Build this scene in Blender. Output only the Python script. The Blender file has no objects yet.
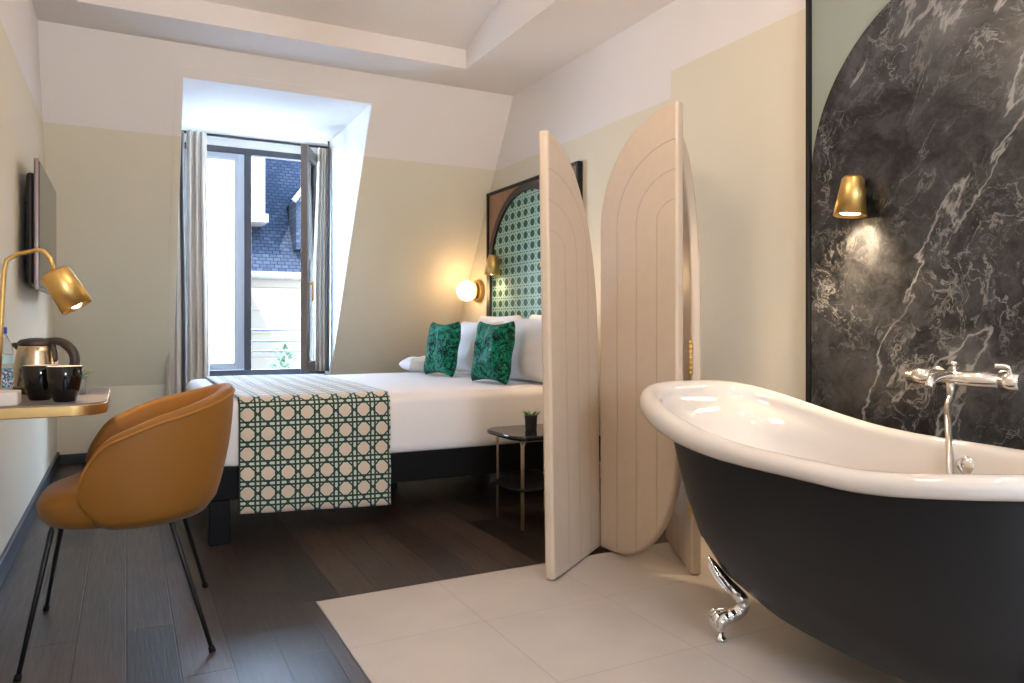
import bpy, bmesh, math, random
from mathutils import Vector, Matrix
random.seed(7)
C = bpy.context.scene.collection
PI = math.pi
scene = bpy.context.scene

# ------------------------------------------------------------------ camera, world, sun, exposure
cam_d = bpy.data.cameras.new('camera'); cam = bpy.data.objects.new('camera', cam_d); C.objects.link(cam)
cam.location = (0, 0, 1.0)
cam.rotation_euler = (PI/2, 0, math.radians(-27.4))
cam_d.sensor_width = 36; cam_d.lens = 744/1024*36
cam_d.shift_y = -16.5/1024
cam_d.clip_start = 0.02
scene.camera = cam
scene.view_settings.view_transform = 'Standard'
scene.view_settings.look = 'None'
scene.view_settings.exposure = 0.27
scene.view_settings.gamma = 1
scene.view_settings.use_curve_mapping = False

world = bpy.data.worlds.new('world'); scene.world = world; world.use_nodes = True
wn = world.node_tree; bg = wn.nodes['Background']
SKY = 46.0
tc = wn.nodes.new('ShaderNodeTexCoord'); sx = wn.nodes.new('ShaderNodeSeparateXYZ')
wn.links.new(tc.outputs['Generated'], sx.inputs[0])
rp = wn.nodes.new('ShaderNodeValToRGB')
rp.color_ramp.elements[0].position = 0.0; rp.color_ramp.elements[0].color = (0.78, 0.88, 1.0, 1)
rp.color_ramp.elements[1].position = 0.7; rp.color_ramp.elements[1].color = (0.42, 0.64, 1.0, 1)
wn.links.new(sx.outputs['Z'], rp.inputs[0]); wn.links.new(rp.outputs[0], bg.inputs['Color'])
bg.inputs['Strength'].default_value = SKY

sun_d = bpy.data.lights.new('sun', 'SUN'); sun = bpy.data.objects.new('sun', sun_d); C.objects.link(sun)
sun_d.energy = 50; sun_d.angle = math.radians(0.6); sun_d.color = (1.0, 0.95, 0.86)
sun.rotation_euler = Vector((0.42, 0.55, -0.85)).to_track_quat('-Z', 'Y').to_euler()

def portal(loc, rot, sx_, sy_):
    d = bpy.data.lights.new('window_portal', 'AREA'); d.shape = 'RECTANGLE'; d.size = sx_; d.size_y = sy_
    d.cycles.is_portal = True
    o = bpy.data.objects.new('window_portal', d); C.objects.link(o); o.location = loc; o.rotation_euler = rot
    return o
portal((0.91, 6.60, 1.52), (-PI/2, 0, 0), 1.3, 2.0)
portal((.65, -2.42, 1.55), (PI/2, 0, 0), 1.0, 1.0)

# ------------------------------------------------------------------ helpers
def link(o): C.objects.link(o); return o

class E:
    """tiny expression builder over shader math nodes"""
    def __init__(s, nt, sock): s.nt = nt; s.s = sock
    def _b(s, op, o=None, c=None, rev=False):
        n = s.nt.nodes.new('ShaderNodeMath'); n.operation = op
        def put(i, v):
            if isinstance(v, E): s.nt.links.new(v.s, n.inputs[i])
            else: n.inputs[i].default_value = v
        if rev: put(0, o); put(1, s)
        else:
            put(0, s)
            if o is not None: put(1, o)
            if c is not None: put(2, c)
        return E(s.nt, n.outputs[0])
    def __add__(s, o): return s._b('ADD', o)
    __radd__ = __add__
    def __sub__(s, o): return s._b('SUBTRACT', o)
    def __rsub__(s, o): return s._b('SUBTRACT', o, rev=True)
    def __mul__(s, o): return s._b('MULTIPLY', o)
    __rmul__ = __mul__
    def __truediv__(s, o): return s._b('DIVIDE', o)
    def abs(s): return s._b('ABSOLUTE')
    def sqrt(s): return s._b('SQRT')
    def fract(s): return s._b('FRACT')
    def lt(s, o): return s._b('LESS_THAN', o)
    def gt(s, o): return s._b('GREATER_THAN', o)
    def max(s, o): return s._b('MAXIMUM', o)
    def min(s, o): return s._b('MINIMUM', o)
    def sin(s): return s._b('SINE')
    def sstep(s, a, b):
        n = s.nt.nodes.new('ShaderNodeMapRange'); n.interpolation_type = 'SMOOTHSTEP'
        s.nt.links.new(s.s, n.inputs[0]); n.inputs[1].default_value = a; n.inputs[2].default_value = b
        return E(s.nt, n.outputs[0])

class M:
    """principled material with node helpers"""
    def __init__(s, name, col=(.8, .8, .8), rough=.5, metal=0, **kw):
        s.m = bpy.data.materials.new(name); s.m.use_nodes = True; s.nt = s.m.node_tree
        s.p = s.nt.nodes['Principled BSDF']
        s.set('Base Color', (*col, 1)); s.set('Roughness', rough); s.set('Metallic', metal)
        for k, v in kw.items(): s.set(k.replace('_', ' '), v)
    def set(s, k, v): s.p.inputs[k].default_value = v
    def con(s, k, e): s.nt.links.new(e.s if isinstance(e, E) else e, s.p.inputs[k])
    def node(s, t): return s.nt.nodes.new(t)
    def xyz(s, kind='Object', scale=None, rot=None):
        if kind == 'World':
            n = s.node('ShaderNodeNewGeometry'); out = n.outputs['Position']
        else:
            n = s.node('ShaderNodeTexCoord'); out = n.outputs[kind]
        return out
    def sep(s, vec):
        n = s.node('ShaderNodeSeparateXYZ'); s.nt.links.new(vec, n.inputs[0])
        return [E(s.nt, n.outputs[i]) for i in range(3)]
    def mapping(s, vec, scale=(1, 1, 1), rot=(0, 0, 0), loc=(0, 0, 0)):
        n = s.node('ShaderNodeMapping'); s.nt.links.new(vec, n.inputs[0])
        n.inputs['Scale'].default_value = scale; n.inputs['Rotation'].default_value = rot; n.inputs['Location'].default_value = loc
        return n.outputs[0]
    def noise(s, vec, scale=5, detail=4, rough=.5, dist=0, col=False):
        n = s.node('ShaderNodeTexNoise'); s.nt.links.new(vec, n.inputs['Vector'])
        n.inputs['Scale'].default_value = scale; n.inputs['Detail'].default_value = detail
        n.inputs['Roughness'].default_value = rough; n.inputs['Distortion'].default_value = dist
        return n.outputs['Color'] if col else E(s.nt, n.outputs[0])
    def mix(s, f, a, b, mode='MIX'):
        n = s.node('ShaderNodeMix'); n.data_type = 'RGBA'; n.blend_type = mode
        def put(i, v):
            if isinstance(v, E): s.nt.links.new(v.s, n.inputs[i])
            elif isinstance(v, bpy.types.NodeSocket): s.nt.links.new(v, n.inputs[i])
            elif isinstance(v, (int, float)): n.inputs[i].default_value = v
            else: n.inputs[i].default_value = (*v, 1)
        put(0, f); put(6, a); put(7, b)
        return n.outputs[2]
    def bump(s, e, strength=.3, dist=.01):
        n = s.node('ShaderNodeBump'); n.inputs['Strength'].default_value = strength; n.inputs['Distance'].default_value = dist
        s.nt.links.new(e.s if isinstance(e, E) else e, n.inputs['Height'])
        s.nt.links.new(n.outputs[0], s.p.inputs['Normal'])

def tag(o, label=None, cat=None, group=None, kind=None):
    if label: o['label'] = label
    if cat: o['category'] = cat
    if group: o['group'] = group
    if kind: o['kind'] = kind
    return o
def thing(name, label, cat, loc=(0, 0, 0), group=None):
    o = bpy.data.objects.new(name, None); link(o); o.location = loc; o.empty_display_size = .05
    return tag(o, label, cat, group)
def wloc(p):
    v = Vector((0, 0, 0))
    while p is not None: v += p.location; p = p.parent
    return v
def obj(name, bm, mat, parent=None, smooth=False, bevel=0, seg=2, sub=0, origin=None, solid=None, angle=40):
    """bm is in world coordinates; the mesh is stored relative to the parent's place"""
    bmesh.ops.recalc_face_normals(bm, faces=bm.faces[:]) if solid is None else None
    me = bpy.data.meshes.new(name)
    base = wloc(parent) if parent is not None else Vector((0, 0, 0))
    loc = Vector((0, 0, 0))
    if origin is not None: loc = Vector(origin) - base
    bmesh.ops.translate(bm, verts=bm.verts[:], vec=-(base + loc))
    bm.to_mesh(me); bm.free()
    me.materials.append(mat.m if isinstance(mat, M) else mat)
    o = bpy.data.objects.new(name, me); link(o)
    o.location = loc
    if parent is not None: o.parent = parent
    if smooth:
        for p in me.polygons: p.use_smooth = len(p.vertices) <= 4
    if solid is not None:
        md = o.modifiers.new('solid', 'SOLIDIFY'); md.thickness = abs(solid); md.offset = 1 if solid > 0 else -1
    if bevel:
        md = o.modifiers.new('bevel', 'BEVEL'); md.width = bevel; md.segments = seg; md.limit_method = 'ANGLE'; md.angle_limit = math.radians(angle)
        for p in me.polygons: p.use_smooth = True
        md2 = o.modifiers.new('wn', 'WEIGHTED_NORMAL'); md2.keep_sharp = True
    if sub:
        md = o.modifiers.new('sub', 'SUBSURF'); md.levels = sub; md.render_levels = sub
    return o
def NB(): return bmesh.new()
def box(bm, x0, x1, y0, y1, z0, z1):
    vs = [bm.verts.new((x, y, z)) for x in (x0, x1) for y in (y0, y1) for z in (z0, z1)]
    for f in ((0, 1, 3, 2), (4, 6, 7, 5), (0, 4, 5, 1), (2, 3, 7, 6), (0, 2, 6, 4), (1, 5, 7, 3)):
        bm.faces.new([vs[i] for i in f])
    return vs
def frame_of(d):
    d = Vector(d).normalized()
    up = Vector((0, 0, 1)) if abs(d.z) < .95 else Vector((1, 0, 0))
    a = d.cross(up).normalized(); b = a.cross(d).normalized()
    return a, b
def tube(bm, pts, r, n=12, caps=True, closed=False):
    pts = [Vector(p) for p in pts]; rings = []
    a = b = None
    for i, p in enumerate(pts):
        if closed: d = pts[(i+1) % len(pts)] - pts[i-1]
        else: d = pts[min(i+1, len(pts)-1)] - pts[max(i-1, 0)]
        d.normalize()
        if a is None: a, b = frame_of(d)
        else:
            a = (a - d*a.dot(d)).normalized(); b = a.cross(d).normalized()
        rr = r[i] if isinstance(r, (list, tuple)) else r
        rings.append([bm.verts.new(p + a*math.cos(t)*rr + b*math.sin(t)*rr) for t in [2*PI*k/n for k in range(n)]])
    m = len(rings)
    for i in range(m if closed else m-1):
        A, B = rings[i], rings[(i+1) % m]
        for k in range(n): bm.faces.new((A[k], A[(k+1) % n], B[(k+1) % n], B[k]))
    if caps and not closed:
        bm.faces.new(rings[0][::-1]); bm.faces.new(rings[-1])
def lathe(bm, prof, c=(0, 0, 0), axis=(0, 0, 1), n=32):
    """prof: list of (radius, height along axis)"""
    c = Vector(c); ax = Vector(axis).normalized(); a, b = frame_of(ax)
    rings = []
    for r, h in prof:
        if r < 1e-6: rings.append([bm.verts.new(c + ax*h)])
        else: rings.append([bm.verts.new(c + ax*h + (a*math.cos(t) + b*math.sin(t))*r) for t in [2*PI*k/n for k in range(n)]])
    for A, B in zip(rings, rings[1:]):
        if len(A) == 1 and len(B) == 1: continue
        for k in range(n):
            if len(A) == 1: bm.faces.new((A[0], B[(k+1) % n], B[k]))
            elif len(B) == 1: bm.faces.new((A[k], A[(k+1) % n], B[0]))
            else: bm.faces.new((A[k], A[(k+1) % n], B[(k+1) % n], B[k]))
def loft(bm, rings, close_ring=True, cap0=False, cap1=False):
    R = [[bm.verts.new(p) for p in r] for r in rings]
    n = len(R[0])
    for A, B in zip(R, R[1:]):
        for k in range(n if close_ring else n-1): bm.faces.new((A[k], A[(k+1) % n], B[(k+1) % n], B[k]))
    if cap0: bm.faces.new(R[0][::-1])
    if cap1: bm.faces.new(R[-1])
    return R
def prism(bm, poly, f0, f1):
    """poly: 2D points; f0/f1 map a 2D point to 3D for the two faces"""
    A = [bm.verts.new(f0(p)) for p in poly]; B = [bm.verts.new(f1(p)) for p in poly]
    bm.faces.new(A[::-1]); bm.faces.new(B)
    n = len(poly)
    for k in range(n): bm.faces.new((A[k], A[(k+1) % n], B[(k+1) % n], B[k]))
def quad(bm, *pts): bm.faces.new([bm.verts.new(p) for p in pts])
def smooth_path(pts, n=8):
    pts = [Vector(p) for p in pts]; out = []
    P = [pts[0]*2-pts[1]] + pts + [pts[-1]*2-pts[-2]]
    for i in range(1, len(P)-2):
        for k in range(n):
            t = k/n; p0, p1, p2, p3 = P[i-1], P[i], P[i+1], P[i+2]
            out.append(.5*((2*p1) + (p2-p0)*t + (2*p0-5*p1+4*p2-p3)*t*t + (3*p1-p0-3*p2+p3)*t**3))
    out.append(pts[-1]); return out
def round_rect(x0, x1, y0, y1, r, n=8, corners=(1, 1, 1, 1)):
    out = []
    for (cx, cy, a0, on) in ((x1-r, y1-r, 0, corners[0]), (x0+r, y1-r, PI/2, corners[1]), (x0+r, y0+r, PI, corners[2]), (x1-r, y0+r, 1.5*PI, corners[3])):
        if on:
            for k in range(n+1):
                a = a0 + PI/2*k/n; out.append((cx + r*math.cos(a), cy + r*math.sin(a)))
        else:
            out.append((cx + r*(1 if math.cos(a0+PI/4) > 0 else -1), cy + r*(1 if math.sin(a0+PI/4) > 0 else -1)))
    return out
def lerp(a, b, t): return a + (b-a)*t
def sst(t): t = max(0, min(1, t)); return t*t*(3-2*t)
def copy_tree(o, loc=None, label=None, parent=None):
    c = o.copy(); C.objects.link(c); c.parent = parent
    if loc is not None: c.location = loc
    if label: c['label'] = label
    for ch in [x for x in bpy.data.objects if x.parent == o]: copy_tree(ch, parent=c)
    return c

# ------------------------------------------------------------------ materials
# wall paint: white band above a painted line, cream below
CREAM = (0.72, 0.655, 0.515); WHITE = (0.79, 0.735, 0.70)
def wall_mat(step=False):
    m = M('wall_paint', CREAM, .75)
    x, y, z = m.sep(m.xyz('World'))
    if step: lim = (y.lt(3.10))*0.145 + 2.195; f = z.gt(lim)
    else: f = z.gt(2.205)
    m.con('Base Color', m.mix(f, CREAM, WHITE))
    n = m.noise(m.xyz('World'), 60, 3); m.bump(n, .05, .003)
    return m
m_wall = wall_mat(); m_wall_r = wall_mat(True)
m_white = M('white_paint', WHITE, .7)
m_reveal = M('reveal_paint', (.86, .85, .84), .6)

def wood_floor():
    m = M('dark_oak_planks', (.04, .03, .025), .32)
    pos = m.xyz('World')
    mp = m.mapping(pos, rot=(0, 0, PI/2))
    br = m.node('ShaderNodeTexBrick'); m.nt.links.new(mp, br.inputs['Vector'])
    br.inputs['Scale'].default_value = 1; br.inputs['Brick Width'].default_value = 1.15; br.inputs['Row Height'].default_value = .14
    br.inputs['Mortar Size'].default_value = .0026; br.inputs['Mortar Smooth'].default_value = .3
    br.offset = .37; br.inputs['Bias'].default_value = 0
    br.inputs['Color1'].default_value = (.008, .006, .006, 1); br.inputs['Color2'].default_value = (.066, .042, .031, 1)
    br.inputs['Mortar'].default_value = (.006, .005, .005, 1)
    g = m.noise(m.mapping(pos, scale=(60, 3, 1)), 1.6, 6, .65)
    g2 = m.noise(m.mapping(pos, scale=(7, 1.2, 1)), 1.5, 3)
    c = m.mix(g.sstep(.35, .72)*.4, br.outputs['Color'], (.045, .033, .028))
    c = m.mix(g2.sstep(.4, .75)*.4, c, (.012, .010, .010))
    m.con('Base Color', c)
    m.con('Roughness', g*.30 + .20); m.set('Specular IOR Level', .42)
    h = g*.35 - E(m.nt, br.outputs['Fac'])*1.5
    m.bump(h, .6, .004)
    return m
m_floor = wood_floor()
def tile_floor():
    m = M('beige_porcelain_tile', (.50, .44, .39), .28)
    pos = m.xyz('World'); x, y, z = m.sep(pos)
    fx = (((x - .583)/.49).fract() - .5).abs(); fy = (((y - 2.27)/.485 + 10).fract() - .5).abs()
    g = fx.max(fy).gt(.4962)
    n = m.noise(pos, 3, 5, .6)
    base = m.mix(n.sstep(.3, .7), (.50, .445, .41), (.55, .495, .455))
    m.con('Base Color', m.mix(g*.6, base, (.34, .28, .24)))
    m.bump(fx.max(fy).sstep(.494, .4975)*-1, .3, .002)
    return m
m_tile = tile_floor()
m_base = M('baseboard_black', (.022, .026, .036), .4)
m_black = M('black_lacquered_wood', (.008, .008, .009), .5); m_black.set('Specular IOR Level', .10)
m_blackmetal = M('black_metal', (.012, .012, .013), .38, .3)
m_alu = M('anthracite_window_frame', (.035, .04, .05), .42)
m_alu2 = M('grey_sash', (.36, .39, .43), .4)
m_brownalu = M('sash_edge', (.17, .14, .125), .35, .2)
def brass(name, col=(.72, .50, .20), r=.28, brushed=False):
    m = M(name, col, r, 1.0)
    if brushed:
        n = m.noise(m.mapping(m.xyz('Object'), scale=(1, 1, 60)), 6, 3)
        m.con('Roughness', n*.25 + (r-.1)); m.bump(n, .04, .001)
    return m
m_brass = brass('brushed_brass', (.70, .47, .17), .38)
m_champ = M('champagne_metal', (.68, .56, .42), .35, .9)
m_tapchrome = M('tap_chrome', (.90, .87, .85), .16, .95)
m_brass2 = brass('satin_brass_edge', (.55, .36, .15), .38, True)
m_brassdk = brass('antique_brass', (.50, .34, .14), .36)
m_chrome = M('chrome', (.88, .86, .84), .10, 1.0)
m_glass = M('glass', (.95, .98, 1), .0, 0, IOR=1.01)
m_glass.set('Transmission Weight', 1.0)
def clear_glass():
    m = bpy.data.materials.new('window_glass'); m.use_nodes = True; nt = m.node_tree
    nt.nodes.remove(nt.nodes['Principled BSDF']); out = nt.nodes['Material Output']
    t = nt.nodes.new('ShaderNodeBsdfTransparent'); t.inputs[0].default_value = (.90, .96, 1, 1)
    g = nt.nodes.new('ShaderNodeBsdfGlossy'); g.inputs['Roughness'].default_value = .02
    fr = nt.nodes.new('ShaderNodeFresnel'); fr.inputs[0].default_value = 1.45
    mx = nt.nodes.new('ShaderNodeMixShader')
    nt.links.new(fr.outputs[0], mx.inputs[0]); nt.links.new(t.outputs[0], mx.inputs[1]); nt.links.new(g.outputs[0], mx.inputs[2])
    nt.links.new(mx.outputs[0], out.inputs[0]); return m
m_pane = clear_glass()
def frosted():
    m = bpy.data.materials.new('milky_glass'); m.use_nodes = True; nt = m.node_tree
    nt.nodes.remove(nt.nodes['Principled BSDF']); out = nt.nodes['Material Output']
    t = nt.nodes.new('ShaderNodeBsdfTransparent'); t.inputs[0].default_value = (.95, .98, 1, 1)
    g = nt.nodes.new('ShaderNodeBsdfTranslucent'); g.inputs['Color'].default_value = (.85, .92, 1, 1)
    mx = nt.nodes.new('ShaderNodeMixShader'); mx.inputs[0].default_value = .30
    nt.links.new(t.outputs[0], mx.inputs[1]); nt.links.new(g.outputs[0], mx.inputs[2])
    nt.links.new(mx.outputs[0], out.inputs[0]); return m
m_pane2 = frosted()
def fabric(name, col, r=.85, sc=400, bs=.15, sheen=0, wr=0):
    m = M(name, col, r)
    if sheen:
        m.set('Sheen Weight', sheen); m.set('Sheen Roughness', .4)
    n = m.noise(m.xyz('Object'), sc, 2)
    if wr:
        w = m.noise(m.xyz('Object'), wr, 3, .5, 1.0); m.bump(n*.15 + w, bs, .02)
    else: m.bump(n, bs, .002)
    return m
m_linen = fabric('white_linen', (.80, .77, .77), .9, 300, .25, wr=5)
m_sheet = fabric('white_bed_sheet', (.82, .79, .79), .9, 300, .12, wr=2.5)
m_curtain = fabric('beige_curtain', (.60, .545, .48), .9, 300, .1)
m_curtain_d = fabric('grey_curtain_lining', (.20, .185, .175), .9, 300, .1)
m_velvet = fabric('mustard_velvet', (.23, .088, .004), .65, 500, .12, sheen=.08)
m_piping = fabric('mustard_piping', (.32, .120, .008), .55, 500, .05, sheen=.1)
def cane(name, per, hole, ground, strand, w=.05, coords='UV', holes_dark=False, rough=.8, orad=.31, lp=.38):
    m = M(name, ground, rough)
    if coords == 'UV': u, v, _ = m.sep(m.xyz('UV'))
    else:
        _, u, v = m.sep(m.xyz('World')); v = v*1.25
    u = ((u/per) + 50).fract() - .5; v = ((v/per) + 50).fract() - .5
    au, av = u.abs(), v.abs()
    s = au + av
    octo = (u*u + v*v).lt(orad*orad)
    st = (au - lp).abs().lt(w*.55).max((av - lp).abs().lt(w*.55)).max((s - .5).abs().lt(w*.62))
    hl = (au - lp).abs().lt(w*.18).max((av - lp).abs().lt(w*.18)).max((s - .5).abs().lt(w*.2))
    c = m.mix(st, ground, strand)
    c = m.mix(hl*.6, c, tuple(min(1, k*3.2 + .02) for k in strand) if not holes_dark else tuple(k*.8 for k in strand))
    c = m.mix(octo, c, hole)
    m.con('Base Color', c)
    m.bump(m.noise(m.xyz('Object'), 400, 2), .08, .002)
    return m
m_runner = cane('cane_pattern_runner', .0905, (.66, .53, .42), (.52, .60, .50), (.005, .018, .010), .088, orad=.30)
m_runner.set('Sheen Weight', .6); m_runner.set('Sheen Roughness', .35)
m_mural = cane('green_cane_wallpaper', .1, (.006, .060, .034), (.015, .10, .060), (.36, .54, .43), .115, 'World', True, .6, .285, .385)
def walnut():
    m = M('walnut_veneer', (.30, .15, .08), .45)
    n = m.noise(m.mapping(m.xyz('World'), scale=(1, 14, 2)), 3, 4, .6)
    m.con('Base Color', m.mix(n, (.22, .10, .055), (.42, .22, .12))); return m
m_walnut = walnut()
def leather():
    m = M('cream_leather', (.60, .47, .34), .5)
    u, v, _ = m.sep(m.xyz('UV'))      # u across from the high side (0) to the low side (.5); v height; z-top and spring line stored as constants below
    return m, u, v
def panel_mat(name, top, spring, W, sp2):
    m, u, v = leather()
    g = None
    for k in range(1, 4):
        a = W - .122*k; b = (top - sp2) - .035 - .118*k
        dv = (v - sp2).max(0.0)
        rr = ((u/a)*(u/a) + (dv/b)*(dv/b)).sqrt()
        d = ((rr - 1.0)*a).abs()
        line = 1.0 - d.sstep(.0012, .0042)
        g = line if g is None else g.max(line)
    n = m.noise(m.xyz('Object'), 25, 4)
    base = m.mix(n, (.56, .45, .345), (.62, .50, .385))
    m.con('Base Color', m.mix(g*.3, base, (.22, .15, .09)))
    m.bump(m.noise(m.xyz('Object'), 350, 2)*.06 - g, .5, .004)
    return m
m_leather = M('cream_leather_edge', (.60, .485, .37), .5)
def marble():
    m = M('black_marble', (.02, .02, .02), .22)
    pos = m.xyz('World')
    warp = m.noise(pos, 1.6, 5, .6, col=True)
    add = m.node('ShaderNodeVectorMath'); add.operation = 'MULTIPLY_ADD'
    m.nt.links.new(warp, add.inputs[0]); add.inputs[1].default_value = (.55, .55, .55); m.nt.links.new(pos, add.inputs[2])
    w = add.outputs[0]
    # direction-stretched coordinates: veins climb towards the near end of the wall
    ad2 = m.node('ShaderNodeVectorMath'); ad2.operation = 'MULTIPLY_ADD'
    m.nt.links.new(warp, ad2.inputs[0]); ad2.inputs[1].default_value = (.22, .22, .22); m.nt.links.new(pos, ad2.inputs[2])
    st = m.mapping(m.mapping(ad2.outputs[0], rot=(math.radians(-36), 0, 0)), scale=(1, 1.0, .30))
    def ridge(vec, sc, seedloc, det=6, dist=.3, rough=.6):
        n = m.noise(m.mapping(vec, loc=seedloc), sc, det, rough, dist)
        return (n - .5).abs()
    cl = m.noise(w, 4.0, 12, .78)
    base = m.mix(cl.sstep(.38, .64), (.0045, .0048, .0056), (.056, .058, .064))
    cl2 = m.noise(st, 9, 12, .85, .5)
    base = m.mix(cl2.sstep(.52, .76)*.5, base, (.13, .127, .128))
    big = m.noise(m.mapping(pos, loc=(1, 6, 3)), 1.7, 4, .6)
    base = m.mix(big.sstep(.52, .72)*.45, base, (.14, .136, .137))
    mask = m.noise(m.mapping(pos, loc=(3, 1, 5)), 1.6, 3).sstep(.38, .52)
    mask2 = m.noise(m.mapping(pos, loc=(9, 4, 2)), 2.2, 4).sstep(.40, .58)
    mask3 = m.noise(m.mapping(pos, loc=(2, 8, 2)), 5, 4).sstep(.45, .6)
    v1 = (1.0 - ridge(st, 1.25, (0, 3, 1), 9, .15, .55).sstep(0, .008))*mask
    v1h = (1.0 - ridge(st, 1.25, (0, 3, 1), 9, .15, .55).sstep(0, .05))*mask*mask3*.18
    v2 = (1.0 - ridge(w, 3.2, (4, 7, 1), 9, .5, .62).sstep(0, .012))*mask2*.8
    v3 = (1.0 - ridge(st, 4.2, (2, 9, 4), 9, .3, .6).sstep(0, .011))*.45*mask3
    v4 = (1.0 - ridge(w, 7.5, (7, 2, 8), 7, .4, .62).sstep(0, .014))*.35*mask2
    vv = v1.max(v1h).max(v2).max(v3).max(v4)
    m.con('Base Color', m.mix(vv*.62, base, (.40, .395, .39)))
    m.con('Roughness', cl*.15 + .22)
    return m
m_marble = marble()
m_sage = M('sage_panel', (.30, .335, .285), .5)
m_enamel = M('white_enamel', (.74, .69, .65), .08); m_enamel.set('Coat Weight', .4)
m_tubout = M('anthracite_tub_paint', (.012, .0125, .0145), .42); m_tubout.set('Specular IOR Level', .35)
m_ceramic_b = M('black_glazed_ceramic', (.006, .005, .005), .07)
m_ceramic_w = M('cream_ceramic', (.75, .66, .55), .25)
m_stone = M('grey_stone_pot', (.24, .23, .22), .8)
m_screen = M('tv_screen', (.02, .02, .022), .12)
m_tvback = M('tv_plastic', (.02, .016, .016), .5)
m_tvbezel = M('tv_bezel', (.23, .17, .165), .3, .6)
m_leaf = M('succulent_green', (.16, .34, .12), .5)
m_leaf2 = M('leaf_yellow_green', (.34, .46, .10), .5)
m_soil = M('dark_soil', (.02, .015, .01), .95)
def emis(name, col, s):
    m = bpy.data.materials.new(name); m.use_nodes = True; nt = m.node_tree
    p = nt.nodes['Principled BSDF']; p.inputs['Base Color'].default_value = (*col, 1)
    p.inputs['Emission Color'].default_value = (*col, 1); p.inputs['Emission Strength'].default_value = s
    return m
m_globe = emis('opal_globe_lit', (1.0, .80, .50), 1.15)
m_bulb = emis('bulb_lit', (1.0, .72, .40), 25)
m_lens = emis('fill_lens', (1.0, .84, .62), 6)  # glow for the added, unseen ceiling fill lights
def palm_velvet(seed):
    m = M('emerald_palm_velvet', (.01, .18, .10), .65)
    m.set('Specular IOR Level', .2)
    p = m.mapping(m.xyz('Object'), loc=(seed, seed*2, 0))
    a = m.noise(p, 16, 6, .75, 2.2); b = m.noise(p, 7, 4, .6, 1.0); e = m.noise(p, 42, 4, .7, 1.5)
    c = m.mix(a.sstep(.44, .58), (.001, .012, .012), (.004, .25, .15))
    c = m.mix(e.sstep(.55, .66)*.7, c, (.02, .42, .26))
    c = m.mix(b.sstep(.55, .75)*.55, c, (.006, .02, .05))
    m.con('Base Color', c); return m

# ------------------------------------------------------------------ the room
XL, XR, YB, YF, ZC = -.44, 2.55, 6.2, -2.4, 2.70
KZ = .55; SL = (6.2 - 4.9)/(ZC - KZ)           # slope run per metre of height
def sy(z): return YB - (z - KZ)*SL
DX0, DX1, DZ0, DZ1, WY = .31, 1.505, .585, 2.53, 6.36   # dormer opening and window plane
def struct(name, bm, m, solid=None, **k):
    o = obj(name, bm, m, solid=solid, **k); o['kind'] = 'structure'; return o

TX, TY = .611, 2.705
bm = NB()
prism(bm, [(XL, YF), (TX, YF), (TX, TY), (XR, TY), (XR, YB), (XL, YB)], lambda p: (p[0], p[1], -.05), lambda p: (p[0], p[1], 0))
struct('floor', bm, m_floor)
bm = NB(); box(bm, TX, XR, YF, TY, -.05, .001); struct('floor', bm, m_tile)
bm = NB(); box(bm, XL, XR, YF, YB, -.12, -.05); struct('floor', bm, m_black)

side = [(YF, -.12), (YB, -.12), (YB, KZ), (sy(ZC), ZC), (sy(ZC), ZC+.05), (YF, ZC+.05)]
bm = NB(); prism(bm, side, lambda p: (XL-.12, p[0], p[1]), lambda p: (XL, p[0], p[1])); struct('wall_left', bm, m_wall)
bm = NB(); prism(bm, side, lambda p: (XR, p[0], p[1]), lambda p: (XR+.12, p[0], p[1])); struct('wall_right', bm, m_wall_r)

# back wall: knee wall and mansard slope around the dormer opening, as solid slabs
T = .12
bm = NB()
def slab(x0, x1, za, zb):
    prism(bm, [(sy(za), za), (sy(zb), zb), (sy(zb)+T, zb), (sy(za)+T, za)], lambda p: (x0, p[0], p[1]), lambda p: (x1, p[0], p[1]))
box(bm, XL-.12, XR+.12, YB, YB+T, -.12, KZ)
slab(XL-.12, DX0, KZ, ZC+.05); slab(DX1, XR+.12, KZ, ZC+.05); slab(DX0, DX1, DZ1, ZC+.05); slab(DX0, DX1, KZ, DZ0)
struct('wall_back', bm, m_wall)
# dormer cheeks, head and sill
bm = NB()
ch = [(sy(DZ0)+.0, DZ0), (sy(DZ1), DZ1), (WY+.12, DZ1), (WY+.12, DZ0)]
for x0, x1 in ((DX0-.10, DX0), (DX1, DX1+.10)):
    prism(bm, [(sy(DZ0)+.12, DZ0), (sy(DZ1)+.12, DZ1), (WY+.14, DZ1), (WY+.14, DZ0)], lambda p: (x0, p[0], p[1]), lambda p: (x1, p[0], p[1]))
    # thin lining that reaches the slope's face
for x0, x1 in ((DX0-.002, DX0+.003), (DX1-.003, DX1+.002)):
    prism(bm, [(sy(DZ0)+.001, DZ0), (sy(DZ1)+.001, DZ1), (WY+.12, DZ1), (WY+.12, DZ0)], lambda p: (x0, p[0], p[1]), lambda p: (x1, p[0], p[1]))
prism(bm, [(sy(DZ1)+.001, DZ1-.003), (sy(DZ1)+.001+.07, DZ1+.11), (WY+.14, DZ1+.11), (WY+.14, DZ1-.003)], lambda p: (DX0-.1, p[0], p[1]), lambda p: (DX1+.1, p[0], p[1]))
box(bm, DX0-.002, DX1+.002, sy(DZ0)+.004, WY+.14, DZ0-.02, DZ0)
box(bm, DX0-.1, DX1+.1, YB+.02, WY+.14, DZ0-.12, DZ0-.02)
struct('wall_dormer', bm, m_reveal)
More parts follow.
